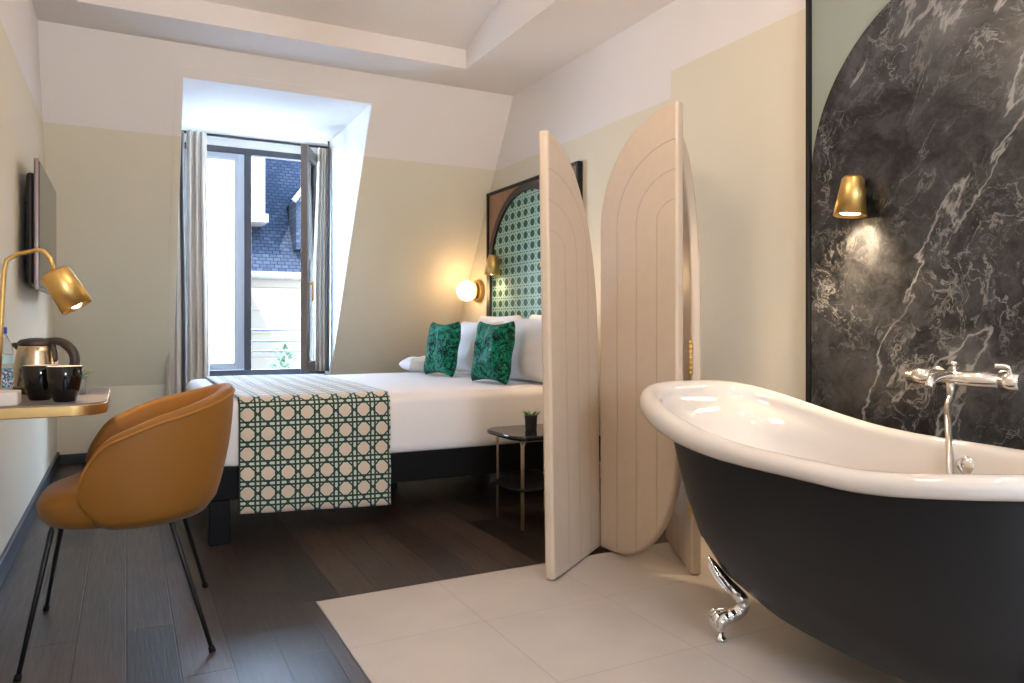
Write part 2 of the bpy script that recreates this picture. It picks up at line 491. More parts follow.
# flush casing around the opening
bm = NB()
def on_slope(x, z, off=-.006):
    nrm = Vector((0, -1, -SL)).normalized()
    return Vector((x, sy(z), z)) + nrm*(-off)
def casing(x0, x1, za, zb):
    A = [on_slope(x, z, .0) for x, z in ((x0, za), (x1, za), (x1, zb), (x0, zb))]
    B = [on_slope(x, z, -.006) for x, z in ((x0, za), (x1, za), (x1, zb), (x0, zb))]
    a = [bm.verts.new(p) for p in A]; b = [bm.verts.new(p) for p in B]
    bm.faces.new(a[::-1]); bm.faces.new(b)
    for k in range(4): bm.faces.new((a[k], a[(k+1) % 4], b[(k+1) % 4], b[k]))
casing(DX0-.045, DX0, DZ0-.0, DZ1+.045); casing(DX1, DX1+.012, DZ0, DZ1+.045); casing(DX0, DX1, DZ1, DZ1+.045)
struct('trim_1', bm, m_wall)

# front wall (behind the camera) with a wide window
bm = NB()
FX0, FX1, FZ0, FZ1 = .2, 1.1, 1.1, 2.0
box(bm, XL-.12, FX0, YF-.12, YF, -.12, ZC+.05); box(bm, FX1, XR+.12, YF-.12, YF, -.12, ZC+.05)
box(bm, FX0, FX1, YF-.12, YF, -.12, FZ0); box(bm, FX0, FX1, YF-.12, YF, FZ1, ZC+.05)
struct('wall_front', bm, m_wall)
bm = NB()
for x0, x1, z0, z1 in ((FX0, FX0+.05, FZ0, FZ1), (FX1-.05, FX1, FZ0, FZ1), (FX0, FX1, FZ0, FZ0+.05), (FX0, FX1, FZ1-.05, FZ1), (.72, .77, FZ0, FZ1)):
    box(bm, x0, x1, YF-.09, YF-.04, z0, z1)
struct('window_2', bm, m_alu)

# ceiling with a raised light well
RX0, RX1, RY0, RY1 = -.23, 2.0, 1.2, 4.52
bm = NB()
for x0, x1, y0, y1 in ((XL, RX0, YF, sy(ZC)+.02), (RX1, XR, YF, sy(ZC)+.02), (RX0, RX1, YF, RY0), (RX0, RX1, RY1, sy(ZC)+.02)):
    box(bm, x0, x1, y0, y1, ZC, ZC+.06)
zt = 2.825; zt2 = zt + (RY1-RY0)*math.tan(math.radians(16.5))
box(bm, RX0, RX1, RY1, RY1+.06, ZC+.06, zt+.05)
box(bm, RX0, RX1, RY0-.06, RY0, ZC+.06, zt2+.05)
for x0, x1 in ((RX0-.06, RX0), (RX1, RX1+.06)):
    prism(bm, [(RY1, ZC+.06), (RY1, zt+.05), (RY0, zt2+.05), (RY0, ZC+.06)], lambda p: (x0, p[0], p[1]), lambda p: (x1, p[0], p[1]))
prism(bm, [(RY1, zt), (RY0, zt2), (RY0, zt2+.05), (RY1, zt+.05)], lambda p: (RX0, p[0], p[1]), lambda p: (RX1, p[0], p[1]))
struct('ceiling', bm, m_white)

# baseboards
bm = NB(); box(bm, XL, XL+.018, YF, YB, 0, .095); struct('baseboard_left', bm, m_base, bevel=.004)
bm = NB(); box(bm, XL+.018, XR, YB-.018, YB, 0, .075); struct('baseboard_back', bm, m_base, bevel=.004)
bm = NB(); box(bm, XR-.018, XR, YF, 5.9, .001, .075); struct('baseboard_right', bm, m_base, bevel=.004)
# metal edge between planks and tiles
bm = NB(); box(bm, TX-.004, TX, YF, TY+.004, 0, .002); box(bm, TX, XR-.02, TY, TY+.004, 0, .002); struct('trim_2', bm, M('steel_edge', (.5, .45, .4), .3, .8))

# ------------------------------------------------------------------ dormer window
bm = NB()
WX0, WX1, WZ0, WZ1 = DX0, DX1, DZ0, 2.435
def fr(bm, x0, x1, z0, z1, y0, y1, wl, wr, wb, wt):
    box(bm, x0, x0+wl, y0, y1, z0, z1); box(bm, x1-wr, x1, y0, y1, z0, z1)
    box(bm, x0+wl, x1-wr, y0, y1, z0, z0+wb); box(bm, x0+wl, x1-wr, y0, y1, z1-wt, z1)
fr(bm, WX0, WX1, WZ0, WZ1, WY, WY+.07, .07, .09, .05, .05)
box(bm, .85, .905, WY, WY+.07, WZ0+.05, WZ1-.05)
win = struct('window_1', bm, m_alu, bevel=.003)
bm = NB(); box(bm, WX0, WX1, WY+.01, WY+.10, WZ1, DZ1); struct('wall_dormer', bm, m_reveal)
# left fixed sash
bm = NB(); fr(bm, .385, .848, WZ0+.055, WZ1-.055, WY-.012, WY+.04, .04, .055, .04, .045)
obj('sash', bm, m_alu2, win, bevel=.003)
bm = NB(); fr(bm, .425, .793, WZ0+.095, WZ1-.10, WY-.006, WY+.03, .01, .022, .012, .012)
obj('glazing_bead', bm, m_alu2, win)
bm = NB(); box(bm, .43, .79, WY+.012, WY+.018, WZ0+.10, WZ1-.11)
obj('glass_pane', bm, m_pane2, win)
# right sash, open into the room (edge-on to the camera)
hx, hy = 1.43, WY-.012; ex, ey = 1.222, 5.86
d = Vector((ex-hx, ey-hy, 0)); L = d.length; d.normalize(); nn = Vector((-d.y, d.x, 0))
def sashbox(bm, s0, s1, t0, t1, z0, z1):
    vs = []
    for s in (s0, s1):
        for t in (t0, t1):
            for z in (z0, z1): vs.append(bm.verts.new(Vector((hx, hy, z)) + d*s + nn*t))
    for f in ((0, 1, 3, 2), (4, 6, 7, 5), (0, 4, 5, 1), (2, 3, 7, 6), (0, 2, 6, 4), (1, 5, 7, 3)): bm.faces.new([vs[i] for i in f])
z0, z1 = WZ0+.05, WZ1-.03
bm = NB(); sashbox(bm, 0, .06, -.025, .025, z0, z1); sashbox(bm, L-.07, L, -.025, .025, z0, z1)
sashbox(bm, .06, L-.07, -.025, .025, z0, z0+.07); sashbox(bm, .06, L-.07, -.025, .025, z1-.07, z1)
s = obj('sash', bm, m_brownalu, win, bevel=.003)
bm = NB(); sashbox(bm, .06, L-.07, -.003, .003, z0+.07, z1-.07); obj('glass_pane', bm, m_pane, win)
bm = NB()
hc = Vector((hx, hy, 1.32)) + d*(L-.035)
sd = -nn if (-nn).x > 0 else nn
tube(bm, [hc+sd*.02, hc+sd*.06], .009, 8)
tube(bm, smooth_path([hc+sd*.06+Vector((0, 0, .02)), hc+sd*.065+Vector((0, 0, -.03)), hc+sd*.06+Vector((0, 0, -.13))], 4), .010, 8)
obj('handle', bm, m_brass, win, smooth=True)

# ------------------------------------------------------------------ curtains and rod
bm = NB(); tube(bm, [(DX0+.01, 6.20, 2.475), (DX1-.01, 6.20, 2.475)], .011, 10)
for x in (DX0+.012, DX1-.012): tube(bm, [(x, 6.20, 2.475), (x, 6.20, DZ1)], .007, 8)
tag(obj('curtain_rod', bm, m_blackmetal, smooth=True), 'thin black curtain rod across the top of the dormer window', 'curtain rod')
def curtain(name, X0t, X1t, X0b, X1b, Y, z1, z0, folds, amp, mat, parent, ph=0.0):
    bm = NB(); nx, nz = 90, 30; rows = []
    for j in range(nz+1):
        t = j/nz; z = lerp(z1, z0, t); r = []
        k = sst(min(1, t*1.5))
        for i in range(nx+1):
            u = i/nx; x = lerp(lerp(X0t, X1t, u), lerp(X0b, X1b, u), k)
            a = amp*(.75+.25*math.sin(u*9+1))
            y = Y + a*math.sin(u*folds*2*PI + ph + .5*math.sin(t*3)) + .3*a*math.sin(u*folds*4.3*PI + 1.7 + t)
            r.append((x + .25*a*math.cos(u*folds*2*PI + ph), y, z))
        rows.append(r)
    loft(bm, rows, close_ring=False)
    return obj(name, bm, mat, parent, smooth=True, solid=.004)
cl = thing('curtain', 'full-length beige curtain drawn to the left side of the dormer window', 'curtain', (.42, 6.09, .02))
curtain('curtain_panel', .395, .535, .40, .555, 6.08, 2.46, .03, 3, .038, m_curtain, cl)
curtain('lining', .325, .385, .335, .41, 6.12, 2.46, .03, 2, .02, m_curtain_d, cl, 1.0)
curtain('curtain_panel', .318, .345, .255, .36, 6.06, 2.46, .03, 2, .025, m_curtain, cl, .5)
cr = thing('curtain', 'narrow bunched beige curtain on the right side behind the open sash', 'curtain', (1.45, 6.14, .62))
curtain('curtain_panel', 1.395, 1.47, 1.36, 1.46, 6.18, 2.46, .62, 3, .025, m_curtain, cr)
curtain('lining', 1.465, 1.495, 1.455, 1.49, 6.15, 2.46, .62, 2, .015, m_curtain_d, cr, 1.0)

# ------------------------------------------------------------------ outside: railing, plant, neighbour
rail = thing('balcony_railing', 'low grey balcony railing of three bars outside the dormer window', 'railing', (1.0, 6.85, .45))
for z in (.955, .855, .765):
    bm = NB(); tube(bm, [(-.3, 6.85, z), (2.3, 6.85, z)], .011, 8); obj('bar', bm, m_alu, rail, smooth=True)
for x in (-.3, 2.3):
    bm = NB(); tube(bm, [(x, 6.85, .40), (x, 6.85, .97)], .012, 8); obj('post', bm, m_alu2, rail, smooth=True)
bm = NB(); box(bm, -1, 3, WY+.16, 7.4, .25, .395)
tag(obj('balcony_ledge', bm, M('zinc', (.45, .47, .5), .5, .4)), 'grey ledge below the dormer window carrying the railing', 'ledge')
def leafy(name, c, n, rx, rz, ls, mat, label=None, cat=None, parent=None, seed=1, up=.4):
    rnd = random.Random(seed); bm = NB(); c = Vector(c)
    for i in range(n):
        a = rnd.uniform(0, 2*PI); el = rnd.uniform(.1, 1)
        base = c + Vector((math.cos(a)*rx*rnd.random(), math.sin(a)*rx*rnd.random(), rz*rnd.random()))
        dr = Vector((math.cos(a), math.sin(a), up+el)).normalized(); sd_ = dr.cross(Vector((0, 0, 1))).normalized()
        l = ls*rnd.uniform(.6, 1.1); nrm = sd_.cross(dr)
        p = [base, base+dr*l*.45+sd_*l*.2, base+dr*l-nrm*l*.1, base+dr*l*.45-sd_*l*.2]
        q = base + dr*l*.45 - nrm*l*.07
        vs = [bm.verts.new(x) for x in p]; qv = bm.verts.new(q)
        for k in range(4): bm.faces.new((vs[k], vs[(k+1) % 4], qv))
    o = obj(name, bm, mat, parent, smooth=True)
    if label: tag(o, label, cat)
    return o
pb = thing('balcony_plant', 'leafy green plant on the balcony behind the railing', 'plant', (1.30, 7.1, .42))
bm = NB(); lathe(bm, [(0, 0), (.07, 0), (.09, .14), (.08, .14), (0, .12)], (1.30, 7.1, .42)); obj('pot', bm, m_stone, pb, smooth=True)
leafy('foliage', (1.30, 7.1, .54), 90, .12, .24, .09, M('plant_green', (.022, .050, .012), .7), parent=pb, seed=4)

def slates():
    m = M('slate_roof', (.10, .13, .20), .9); m.set('Specular IOR Level', 0)
    x, y, z = m.sep(m.xyz('World'))
    br = m.node('ShaderNodeTexBrick'); cb = m.node('ShaderNodeCombineXYZ')
    m.nt.links.new(x.s, cb.inputs[0]); m.nt.links.new((z*1.25).s, cb.inputs[1]); m.nt.links.new(cb.outputs[0], br.inputs['Vector'])
    br.inputs['Scale'].default_value = 1; br.inputs['Brick Width'].default_value = .13; br.inputs['Row Height'].default_value = .085
    br.inputs['Mortar Size'].default_value = .008; br.inputs['Color1'].default_value = (.0055, .0072, .011, 1); br.inputs['Color2'].default_value = (.0085, .0105, .015, 1)
    br.inputs['Mortar'].default_value = (.003, .004, .006, 1)
    m.con('Base Color', br.outputs['Color']); return m
m_slate = slates()
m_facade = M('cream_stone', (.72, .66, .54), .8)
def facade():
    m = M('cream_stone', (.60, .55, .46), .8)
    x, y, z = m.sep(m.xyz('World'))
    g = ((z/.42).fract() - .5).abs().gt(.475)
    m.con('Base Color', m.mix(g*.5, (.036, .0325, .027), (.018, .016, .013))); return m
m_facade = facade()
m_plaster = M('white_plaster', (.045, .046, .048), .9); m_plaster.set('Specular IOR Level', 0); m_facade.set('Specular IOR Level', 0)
nb = thing('neighbouring_building', 'cream stone house with a slate mansard roof across the street', 'building', (4, 15, -6))
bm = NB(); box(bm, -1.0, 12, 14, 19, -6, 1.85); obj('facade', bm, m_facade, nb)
bm = NB(); prism(bm, [(14.0, 1.95), (16.6, 5.6), (19, 5.6), (19, 1.9)], lambda p: (-1, p[0], p[1]), lambda p: (12, p[0], p[1])); obj('roof', bm, m_slate, nb)
bm = NB(); tube(bm, [(-1, 13.93, 1.90), (12, 13.93, 1.90)], .07, 10); obj('gutter', bm, M('zinc_gutter', (.02, .024, .03), .6, .0), nb, smooth=True)
bm = NB(); box(bm, 1.55, 2.22, 13.95, 15.4, 2.95, 6.8); box(bm, 1.5, 2.27, 13.9, 15.45, 2.85, 3.0); obj('chimney', bm, m_plaster, nb)
bm = NB(); prism(bm, [(2.78, 2.4), (3.5, 2.4), (3.5, 3.55), (3.1, 3.75), (2.78, 3.3)], lambda p: (p[0], 14.0, p[1]), lambda p: (p[0], 15.6, p[1])); obj('dormer', bm, m_slate, nb)
bm = NB(); tube(bm, [(2.72, 13.93, 3.27), (3.1, 13.93, 3.8), (3.55, 13.93, 3.55)], .05, 8); obj('dormer_trim', bm, m_plaster, nb, smooth=True)
wb = thing('white_house', 'white rendered house end seen through the left pane', 'building', (0.4, 12.5, -6))
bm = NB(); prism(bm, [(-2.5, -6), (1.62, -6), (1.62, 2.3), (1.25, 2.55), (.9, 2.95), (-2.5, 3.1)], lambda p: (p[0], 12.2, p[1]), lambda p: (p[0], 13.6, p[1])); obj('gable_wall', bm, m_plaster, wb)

# ------------------------------------------------------------------ bed
BX0, BX1, BY0, BY1 = .33, 2.46, 3.60, 5.22
bed = thing('bed', 'double bed with white bedding on a black platform base', 'bed', (1.4, 4.4, 0))
bm = NB(); box(bm, BX0+.01, BX1, BY0+.01, BY1-.01, .20, .355); obj('base', bm, m_black, bed, bevel=.008)
for x, y in ((BX0+.0, BY0+.005), (BX0+.0, BY1-.095), (BX1-.10, BY0+.01), (BX1-.10, BY1-.1), (1.38, BY0+.75)):
    bm = NB(); box(bm, x, x+.09, y, y+.09, 0, .20); obj('leg', bm, m_black, bed, bevel=.006)
def soft_box(x0, x1, y0, y1, z0, z1, r, nx=60, ny=44, wob=.004, seed=0):
    """rounded slab as a grid of rings from bottom edge up, over, to the middle"""
    bm = NB(); rings = []
    cx, cy = (x0+x1)/2, (y0+y1)/2
    prof = [(-.012, z0), (-.004, z0+.01), (.0, z0+.04), (.004, (z0+z1)/2), (0, z1-r)]
    for k in range(1, 9):
        a = PI/2*k/8; prof.append((-(r - r*math.cos(a)), z1 - r + r*math.sin(a)))
    for k in range(1, 10): prof.append((-r - (min(x1-x0, y1-y0)/2 - r)*(k/9.)*.98, z1))
    for off, z in prof:
        pts = round_rect(x0-off, x1+off, y0-off, y1+off, min(.10, max(.012, .09+off*.3)), 6)
        ring = []
        n = 160
        # resample evenly
        seg = []; tot = 0
        for i in range(len(pts)):
            a = Vector((*pts[i], 0)); b = Vector((*pts[(i+1) % len(pts)], 0)); seg.append((tot, a, b)); tot += (b-a).length
        for k in range(n):
            s = tot*k/n
            for (s0, a, b) in reversed(seg):
                if s >= s0: p = a + (b-a)*((s-s0)/max(1e-9, (b-a).length)); break
            w = wob*(math.sin(p.x*7+p.y*3+seed)+math.sin(p.y*9-p.x*4+z*13))
            ring.append((p.x + w*.3, p.y + w*.3, z + w*(.4 if z > z1-.01 else 0)))
        rings.append(ring)
    loft(bm, rings, cap0=True, cap1=True)
    return bm
MZ = .655
obj('mattress', soft_box(BX0+.005, BX1, BY0, BY1, .352, MZ, .055), m_sheet, bed, smooth=True)

# runner draped across the bed
RXa, RXb = .455, 1.172
def runner():
    bm = NB(); uvl = bm.loops.layers.uv.new('UVMap')
    path = []  # (y, z)
    yo = BY0-.018; r = .065
    path += [(yo+.004*math.sin(k), lerp(.138, MZ+.012-r, k/14)) for k in range(15)]
    path += [(yo + r - r*math.cos(a), MZ+.012 - r + r*math.sin(a)) for a in [PI/2*k/8 for k in range(1, 9)]]
    path += [(lerp(yo+r, BY1+.018-r, k/24), MZ+.012) for k in range(1, 25)]
    path += [(BY1+.018 - r + r*math.sin(a), MZ+.012 - r + r*math.cos(a)) for a in [PI/2*k/8 for k in range(1, 9)]]
    path += [(BY1+.018, lerp(MZ+.012-r, .25, k/10)) for k in range(1, 11)]
    s = [0]
    for a, b in zip(path, path[1:]): s.append(s[-1] + math.hypot(b[0]-a[0], b[1]-a[1]))
    nx = 24; rows = []
    for j, (y, z) in enumerate(path):
        r_ = []
        for i in range(nx+1):
            x = lerp(RXa, RXb, i/nx)
            hang = max(0, 1 - s[j]/.45)
            w = .004*math.sin(x*17+1)*hang
            top = .003*(math.sin(x*7+y*3)+math.sin(y*9-x*4)) if .12 < s[j] and z > MZ else 0
            r_.append((bm.verts.new((x, y - .012*hang*(i/nx) + w, z + top*.5 - .035*(i/nx)*max(0, 1 - s[j]/.5))), (x-RXa+.008, s[j]-.045)))
        rows.append(r_)
    for A, B in zip(rows, rows[1:]):
        for k in range(nx):
            q = (A[k], A[k+1], B[k+1], B[k]); f = bm.faces.new([v[0] for v in q])
            for lp, v in zip(f.loops, q): lp[uvl].uv = v[1]
    return bm
rn = obj('bed_runner', runner(), m_runner, smooth=True, solid=-.006, origin=(.82, BY0, .12))
tag(rn, 'green and cream cane-patterned bed runner draped over the foot of the bed', 'bed runner')

# pillows and cushions
def pillow(w, h, t, ear=.05, sag=0, seed=0, n=26):
    """standing in local coordinates: width along Y, height along Z from 0, thickness along X"""
    bm = NB(); rnd = random.Random(seed); ph = rnd.uniform(0, 6)
    P = {}
    def pt(i, j, s):
        u = -1 + 2*i/n; v = -1 + 2*j/n
        e = max(0, (1-u**4))*max(0, (1-v**4))
        th = t/2*(e**.45)
        y = w/2*u*(1 - ear*(1-v*v)); z = h/2*v*(1 - ear*(1-u*u))
        wr = .012*math.sin(u*5+v*3+ph)*math.sin(v*4-u*2+ph)*e
        z -= sag*(1-abs(u))*max(0, v)**2*h*.2
        return (s*th + wr + .004*math.sin(11*u+ph)*e, y, z + h/2)
    for s in (1, -1):
        for i in range(n+1):
            for j in range(n+1):
                if s == -1 and (i in (0, n) or j in (0, n)): P[(i, j, -1)] = P[(i, j, 1)]
                else: P[(i, j, s)] = bm.verts.new(pt(i, j, s))
        for i in range(n):
            for j in range(n):
                q = [P[(i, j, s)], P[(i+1, j, s)], P[(i+1, j+1, s)], P[(i, j+1, s)]]
                bm.faces.new(q if s == 1 else q[::-1])
    return bm
def place(name, bm, mat, loc, lean=0, yaw=0, roll=0, label=None, cat='pillow', group=None):
    o = obj(name, bm, mat, smooth=True); o.location = loc; o.rotation_euler = (roll, lean, yaw); o.modifiers.new('s', 'SUBSURF').render_levels = 1
    return tag(o, label, cat, group)
LN = math.radians(20)
g = 'white pillows at the head of the bed'
place('pillow', pillow(.62, .42, .17, seed=1), m_linen, (2.345, 3.98, MZ+.001), math.radians(3), 0, 0, 'white pillow half hidden by the screen, rear of its pair', 'pillow', g)
place('pillow', pillow(.62, .42, .17, seed=2), m_linen, (2.345, 4.76, MZ+.001), math.radians(3), 0, 0, 'white pillow by the far side of the bed, rear of its pair', 'pillow', g)
place('pillow', pillow(.64, .40, .17, seed=3), m_linen, (2.13, 3.93, MZ+.001), math.radians(8), 0, 0, 'white pillow directly behind the right green cushion', 'pillow', g)
place('pillow', pillow(.64, .38, .17, seed=4), m_linen, (2.13, 4.66, MZ+.001), math.radians(8), 0, 0, 'white pillow showing between the two green cushions', 'pillow', g)
place('pillow', pillow(.24, .26, .09, .02, seed=5), m_linen, (1.76, 5.08, MZ+.060), math.radians(88), 0, 0, 'small low white pillow lying flat left of the green cushions', 'pillow', g)
g = 'green palm print cushions'
place('cushion', pillow(.37, .385, .13, .13, seed=6), palm_velvet(1), (1.90, 3.97, MZ-.005), math.radians(9), math.radians(8), 0, 'emerald leaf-print cushion nearer the screen, right of the two', 'cushion', g)
place('cushion', pillow(.37, .385, .13, .13, seed=8), palm_velvet(5), (1.87, 4.69, MZ-.005), math.radians(9), math.radians(8), 0, 'emerald leaf-print cushion nearer the window, left of the two', 'cushion', g)

# ------------------------------------------------------------------ headboard mural on the right wall
MX = XR
mur = thing('headboard_panel', 'framed headboard panel with dark arch over green cane wallpaper above the bed', 'wall panel', (MX, 4.61, .3))
my0, my1, mz0, mz1 = 3.95, 5.28, .30, 2.03
bm = NB(); box(bm, MX-.025, MX, my0+.02, my1-.02, mz0, mz1-.02); obj('veneer_corner', bm, m_walnut, mur)
def arch_pts(yc, zc, R, z0, n=40):
    return [(yc+R, z0)] + [(yc + R*math.cos(a), zc + R*math.sin(a)) for a in [PI*k/n for k in range(n+1)]] + [(yc-R, z0)]
yc = (my0+my1)/2; R = (my1-my0)/2-.03; zc = mz1-.02-R-.005
bm = NB(); prism(bm, arch_pts(yc, zc, R-.045, mz0), lambda p: (MX-.025, *p), lambda p: (MX-.031, *p)); obj('wallpaper_field', bm, m_mural, mur)
bm = NB()
o_, i_ = arch_pts(yc, zc, R, mz0), arch_pts(yc, zc, R-.05, mz0)
loft(bm, [[(MX-.025, *p) for p in o_], [(MX-.05, *p) for p in o_], [(MX-.05, *p) for p in i_], [(MX-.025, *p) for p in i_]], close_ring=False)
obj('arch_moulding', bm, M('dark_moulding', (.03, .022, .02), .4), mur)
bm = NB()
box(bm, MX-.04, MX, my0, my0+.02, mz0, mz1); box(bm, MX-.04, MX, my1-.02, my1, mz0, mz1); box(bm, MX-.04, MX, my0+.02, my1-.02, mz1-.02, mz1)
obj('frame', bm, m_blackmetal, mur, bevel=.002)

# small cone sconce (shared design)
def sconce(label, y, z, wall_x, size=1.0, power=4, grp='brass cone wall spotlights'):
    t = thing('wall_spotlight', label, 'wall lamp', (wall_x, y, z), grp)
    c = Vector((wall_x-.062, y, z)); ax = Vector((-.10, .02, -1)).normalized()
    h, r0, r1 = .150*size, .040*size, .060*size
    bm = NB(); lathe(bm, [(0, -h/2), (r0-.008, -h/2), (r0, -h/2+.010), (r1, h/2), (r1-.004, h/2), (r0-.004, -h/2+.02), (0, -h/2+.02)], c, ax, 40)
    obj('shade', bm, m_brass, t, smooth=True, bevel=.0)
    bm = NB(); tube(bm, [(wall_x-.001, y, z+.02), (wall_x-.03, y, z+.02)], .022, 16); obj('wall_mount', bm, m_brass, t, smooth=True)
    bm = NB(); lathe(bm, [(0, 0), (.030, .0), (.036, .006), (.036, .018), (0, .018)], c+ax*(h/2-.026), ax, 24); obj('bulb', bm, m_bulb, t, smooth=True)
    ld = bpy.data.lights.new('spot_bulb', 'SPOT'); ld.energy = power; ld.color = (1, .74, .46); ld.spot_size = math.radians(120); ld.spot_blend = .9; ld.shadow_soft_size = .03
    lo = bpy.data.objects.new('spot_bulb', ld); link(lo); lo.parent = t; lo.location = c + ax*(h/2+.004) - Vector((wall_x, y, z))
    lo.rotation_euler = Vector((.22, 0, -1)).to_track_quat('-Z', 'Y').to_euler()
    return t
sconce('brass cone spotlight glowing on the black marble panel above the tub', 1.925, 1.492, XR-.03, power=40)
sconce('small brass cone spotlight on the green arched headboard panel', 5.04, 1.45, XR-.04, power=3)
sconce('brass cone spotlight on the near side of the headboard panel behind the screen', 4.19, 1.45, XR-.04, power=3)
# globe lamp
def globe_lamp(y, z, label, power=1.7):
    t = thing('globe_wall_lamp', label, 'wall lamp', (XR, y, z), 'globe wall lamps')
    bm = NB(); lathe(bm, [(0, 0), (.092, 0), (.092, .03), (.085, .036), (0, .036)], (XR, y, z), (-1, 0, 0), 40); obj('wall_plate', bm, m_brassdk, t, smooth=True, bevel=.002)
    bm = NB(); lathe(bm, [(.060, .036), (.072, .06), (.068, .062), (.0, .05)], (XR, y, z), (-1, 0, 0), 32); obj('collar', bm, m_brass, t, smooth=True)
    bm = NB(); bmesh.ops.create_uvsphere(bm, u_segments=32, v_segments=20, radius=.082, matrix=Matrix.Translation((XR-.115, y, z))); obj('globe', bm, m_globe, t, smooth=True)
    ld = bpy.data.lights.new('globe_bulb', 'POINT'); ld.energy = power; ld.color = (1, .70, .40); ld.shadow_soft_size = .086; ld.use_soft_falloff = False
    lo = bpy.data.objects.new('globe_bulb', ld); link(lo); lo.parent = t; lo.location = (-.115, 0, 0)
    return t
globe_lamp(5.49, 1.275, 'lit opal globe wall lamp on a brass plate left of the headboard panel')
globe_lamp(3.43, 1.275, 'opal globe wall lamp right of the headboard panel, behind the screen', 4)

# ------------------------------------------------------------------ side table with succulent
st = thing('side_table', 'small black side table with thin brass loop legs beside the bed', 'side table', (1.86, 3.32, 0))
tx0, tx1, ty0, ty1, tz = 1.64, 2.06, 3.12, 3.52, .465
bm = NB(); prism(bm, round_rect(tx0, tx1, ty0, ty1, .10), lambda p: (*p, tz-.022), lambda p: (*p, tz)); obj('table_top', bm, M('gloss_black', (.012, .010, .012), .12), st, bevel=.008)
lx = (1.71, 2.0); ly = (3.19, 3.47)
def loop(a, b):
    a = Vector(a); b = Vector(b); dd = (b-a).normalized()
    return [a] + [a + Vector((0, 0, tz-.045-.0))*1 - Vector((0, 0, .02))] + smooth_path([a+Vector((0, 0, tz-.06)), a+dd*.010+Vector((0, 0, tz-.037)), a+dd*.04+Vector((0, 0, tz-.028))], 5) + \
        smooth_path([b-dd*.04+Vector((0, 0, tz-.028)), b-dd*.010+Vector((0, 0, tz-.037)), b+Vector((0, 0, tz-.06))], 5) + [b]
crn = [(lx[0], ly[0], 0), (lx[1], ly[0], 0), (lx[1], ly[1], 0), (lx[0], ly[1], 0)]
for k in range(4):
    a, b = Vector(crn[k]), Vector(crn[(k+1) % 4]); dd = (b-a).normalized()*.006
    bm = NB(); tube(bm, loop(a+dd, b-dd), .0055, 8); obj('leg_loop', bm, m_champ, st, smooth=True)
bm = NB(); prism(bm, round_rect(1.67, 2.03, 3.15, 3.50, .09), lambda p: (*p, .19), lambda p: (*p, .20)); obj('shelf', bm, m_black, st, bevel=.003)
sp = thing('potted_succulent', 'tiny green succulent in a black pot on the black side table', 'plant', (1.83, 3.32, tz))
bm = NB(); lathe(bm, [(0, 0), (.026, 0), (.029, .004), (.033, .075), (.030, .075), (.029, .06), (0, .06)], (1.83, 3.32, tz)); obj('pot', bm, M('ribbed_black_pot', (.02, .022, .026), .5), sp, smooth=True, bevel=.001)
leafy('foliage', (1.83, 3.32, tz+.062), 34, .024, .012, .045, m_leaf, parent=sp, seed=2)

# ------------------------------------------------------------------ folding screen
H1 = Vector((1.90, 2.785, 0)); N1 = Vector((1.474, 2.486, 0)); H1a = Vector((1.897, 2.785, 0)); H2 = Vector((1.922, 2.782, 0)); N2 = Vector((1.965, 2.305, 0)); N3 = Vector((1.995, 2.300, 0))
P3 = N3 + Vector((.46, .888, 0))*.5
scr = thing('folding_screen', 'three-panel cream leather folding screen with arched tops between bed and bathtub', 'folding screen', (H1.x, H1.y, 0))
TH = .042
def screen_panel(hi, lo, top, spring, side, cut=False, zb=.004, lean=0, sp2=1.3):
    """hi: foot of the tall side, lo: foot of the low side; side: +1/-1 thickness direction"""
    dv = (lo-hi); W = dv.length; dv.normalize(); nv = Vector((-dv.y, dv.x, 0))*side
    poly = []
    n = 30
    poly.append((W, zb))
    for k in range(n+1):
        a = PI/2*k/n; poly.append((W*math.cos(a), spring + (top-spring)*math.sin(a)))
    if cut:
        for k in range(n+1):
            a = PI/2*k/n; poly.append((.42*W*2*(1-math.cos(a))*.5*1.0 if False else (W-.10)*(1-math.cos(a)), .50 - (.50-zb)*math.sin(a)))
    else: poly.append((0, zb))
    bm = NB(); uvl = bm.loops.layers.uv.new('UVMap')
    f = lambda t: (lambda p: hi + dv*p[0] + nv*t + Vector((-lean*(p[1]), 0, p[1])))
    prism(bm, poly, f(0), f(TH))
    bm.verts.ensure_lookup_table()
    N = len(poly)
    for fc in bm.faces:
        for lp in fc.loops:
            i = lp.vert.index if lp.vert.index >= 0 else 0
    bm.verts.index_update()
    for fc in bm.faces:
        for lp in fc.loops: lp[uvl].uv = poly[lp.vert.index % N]
    return bm, panel_mat('cream_leather', top, spring, W, sp2)
def mk_panel(*a, **k):
    bm, m = screen_panel(*a, **k)
    o = obj('panel', bm, m, scr, bevel=.013, seg=4, angle=50)
    o.data.materials.append(m_leather.m)
    for i, p in enumerate(o.data.polygons):
        if i > 1: p.material_index = 1
    return o
mk_panel(N1, H1a, 1.757, .98, 1, lean=.018)
mk_panel(N2, H2, 1.888, 1.42, 1, cut=True, sp2=1.42)
mk_panel(P3, N3, 1.90, 1.0, 1, sp2=1.3)
def hinge(p, z0, z1):
    bm = NB(); tube(bm, [p+Vector((0, 0, z0)), p+Vector((0, 0, z1))], .006, 8)
    for k in range(7): 
        z = lerp(z0+.01, z1-.01, k/6); tube(bm, [p+Vector((0, 0, z-.005)), p+Vector((0, 0, z+.005))], .0078, 8)
    obj('hinge', bm, m_brass, scr, smooth=True)
hp = Vector((1.985, 2.292, 0))
for z in (.80, .25): hinge(hp, z, z+.14)
hp = Vector((1.905, 2.765, 0))
for z in (.20, .80): hinge(hp, z, z+.15)
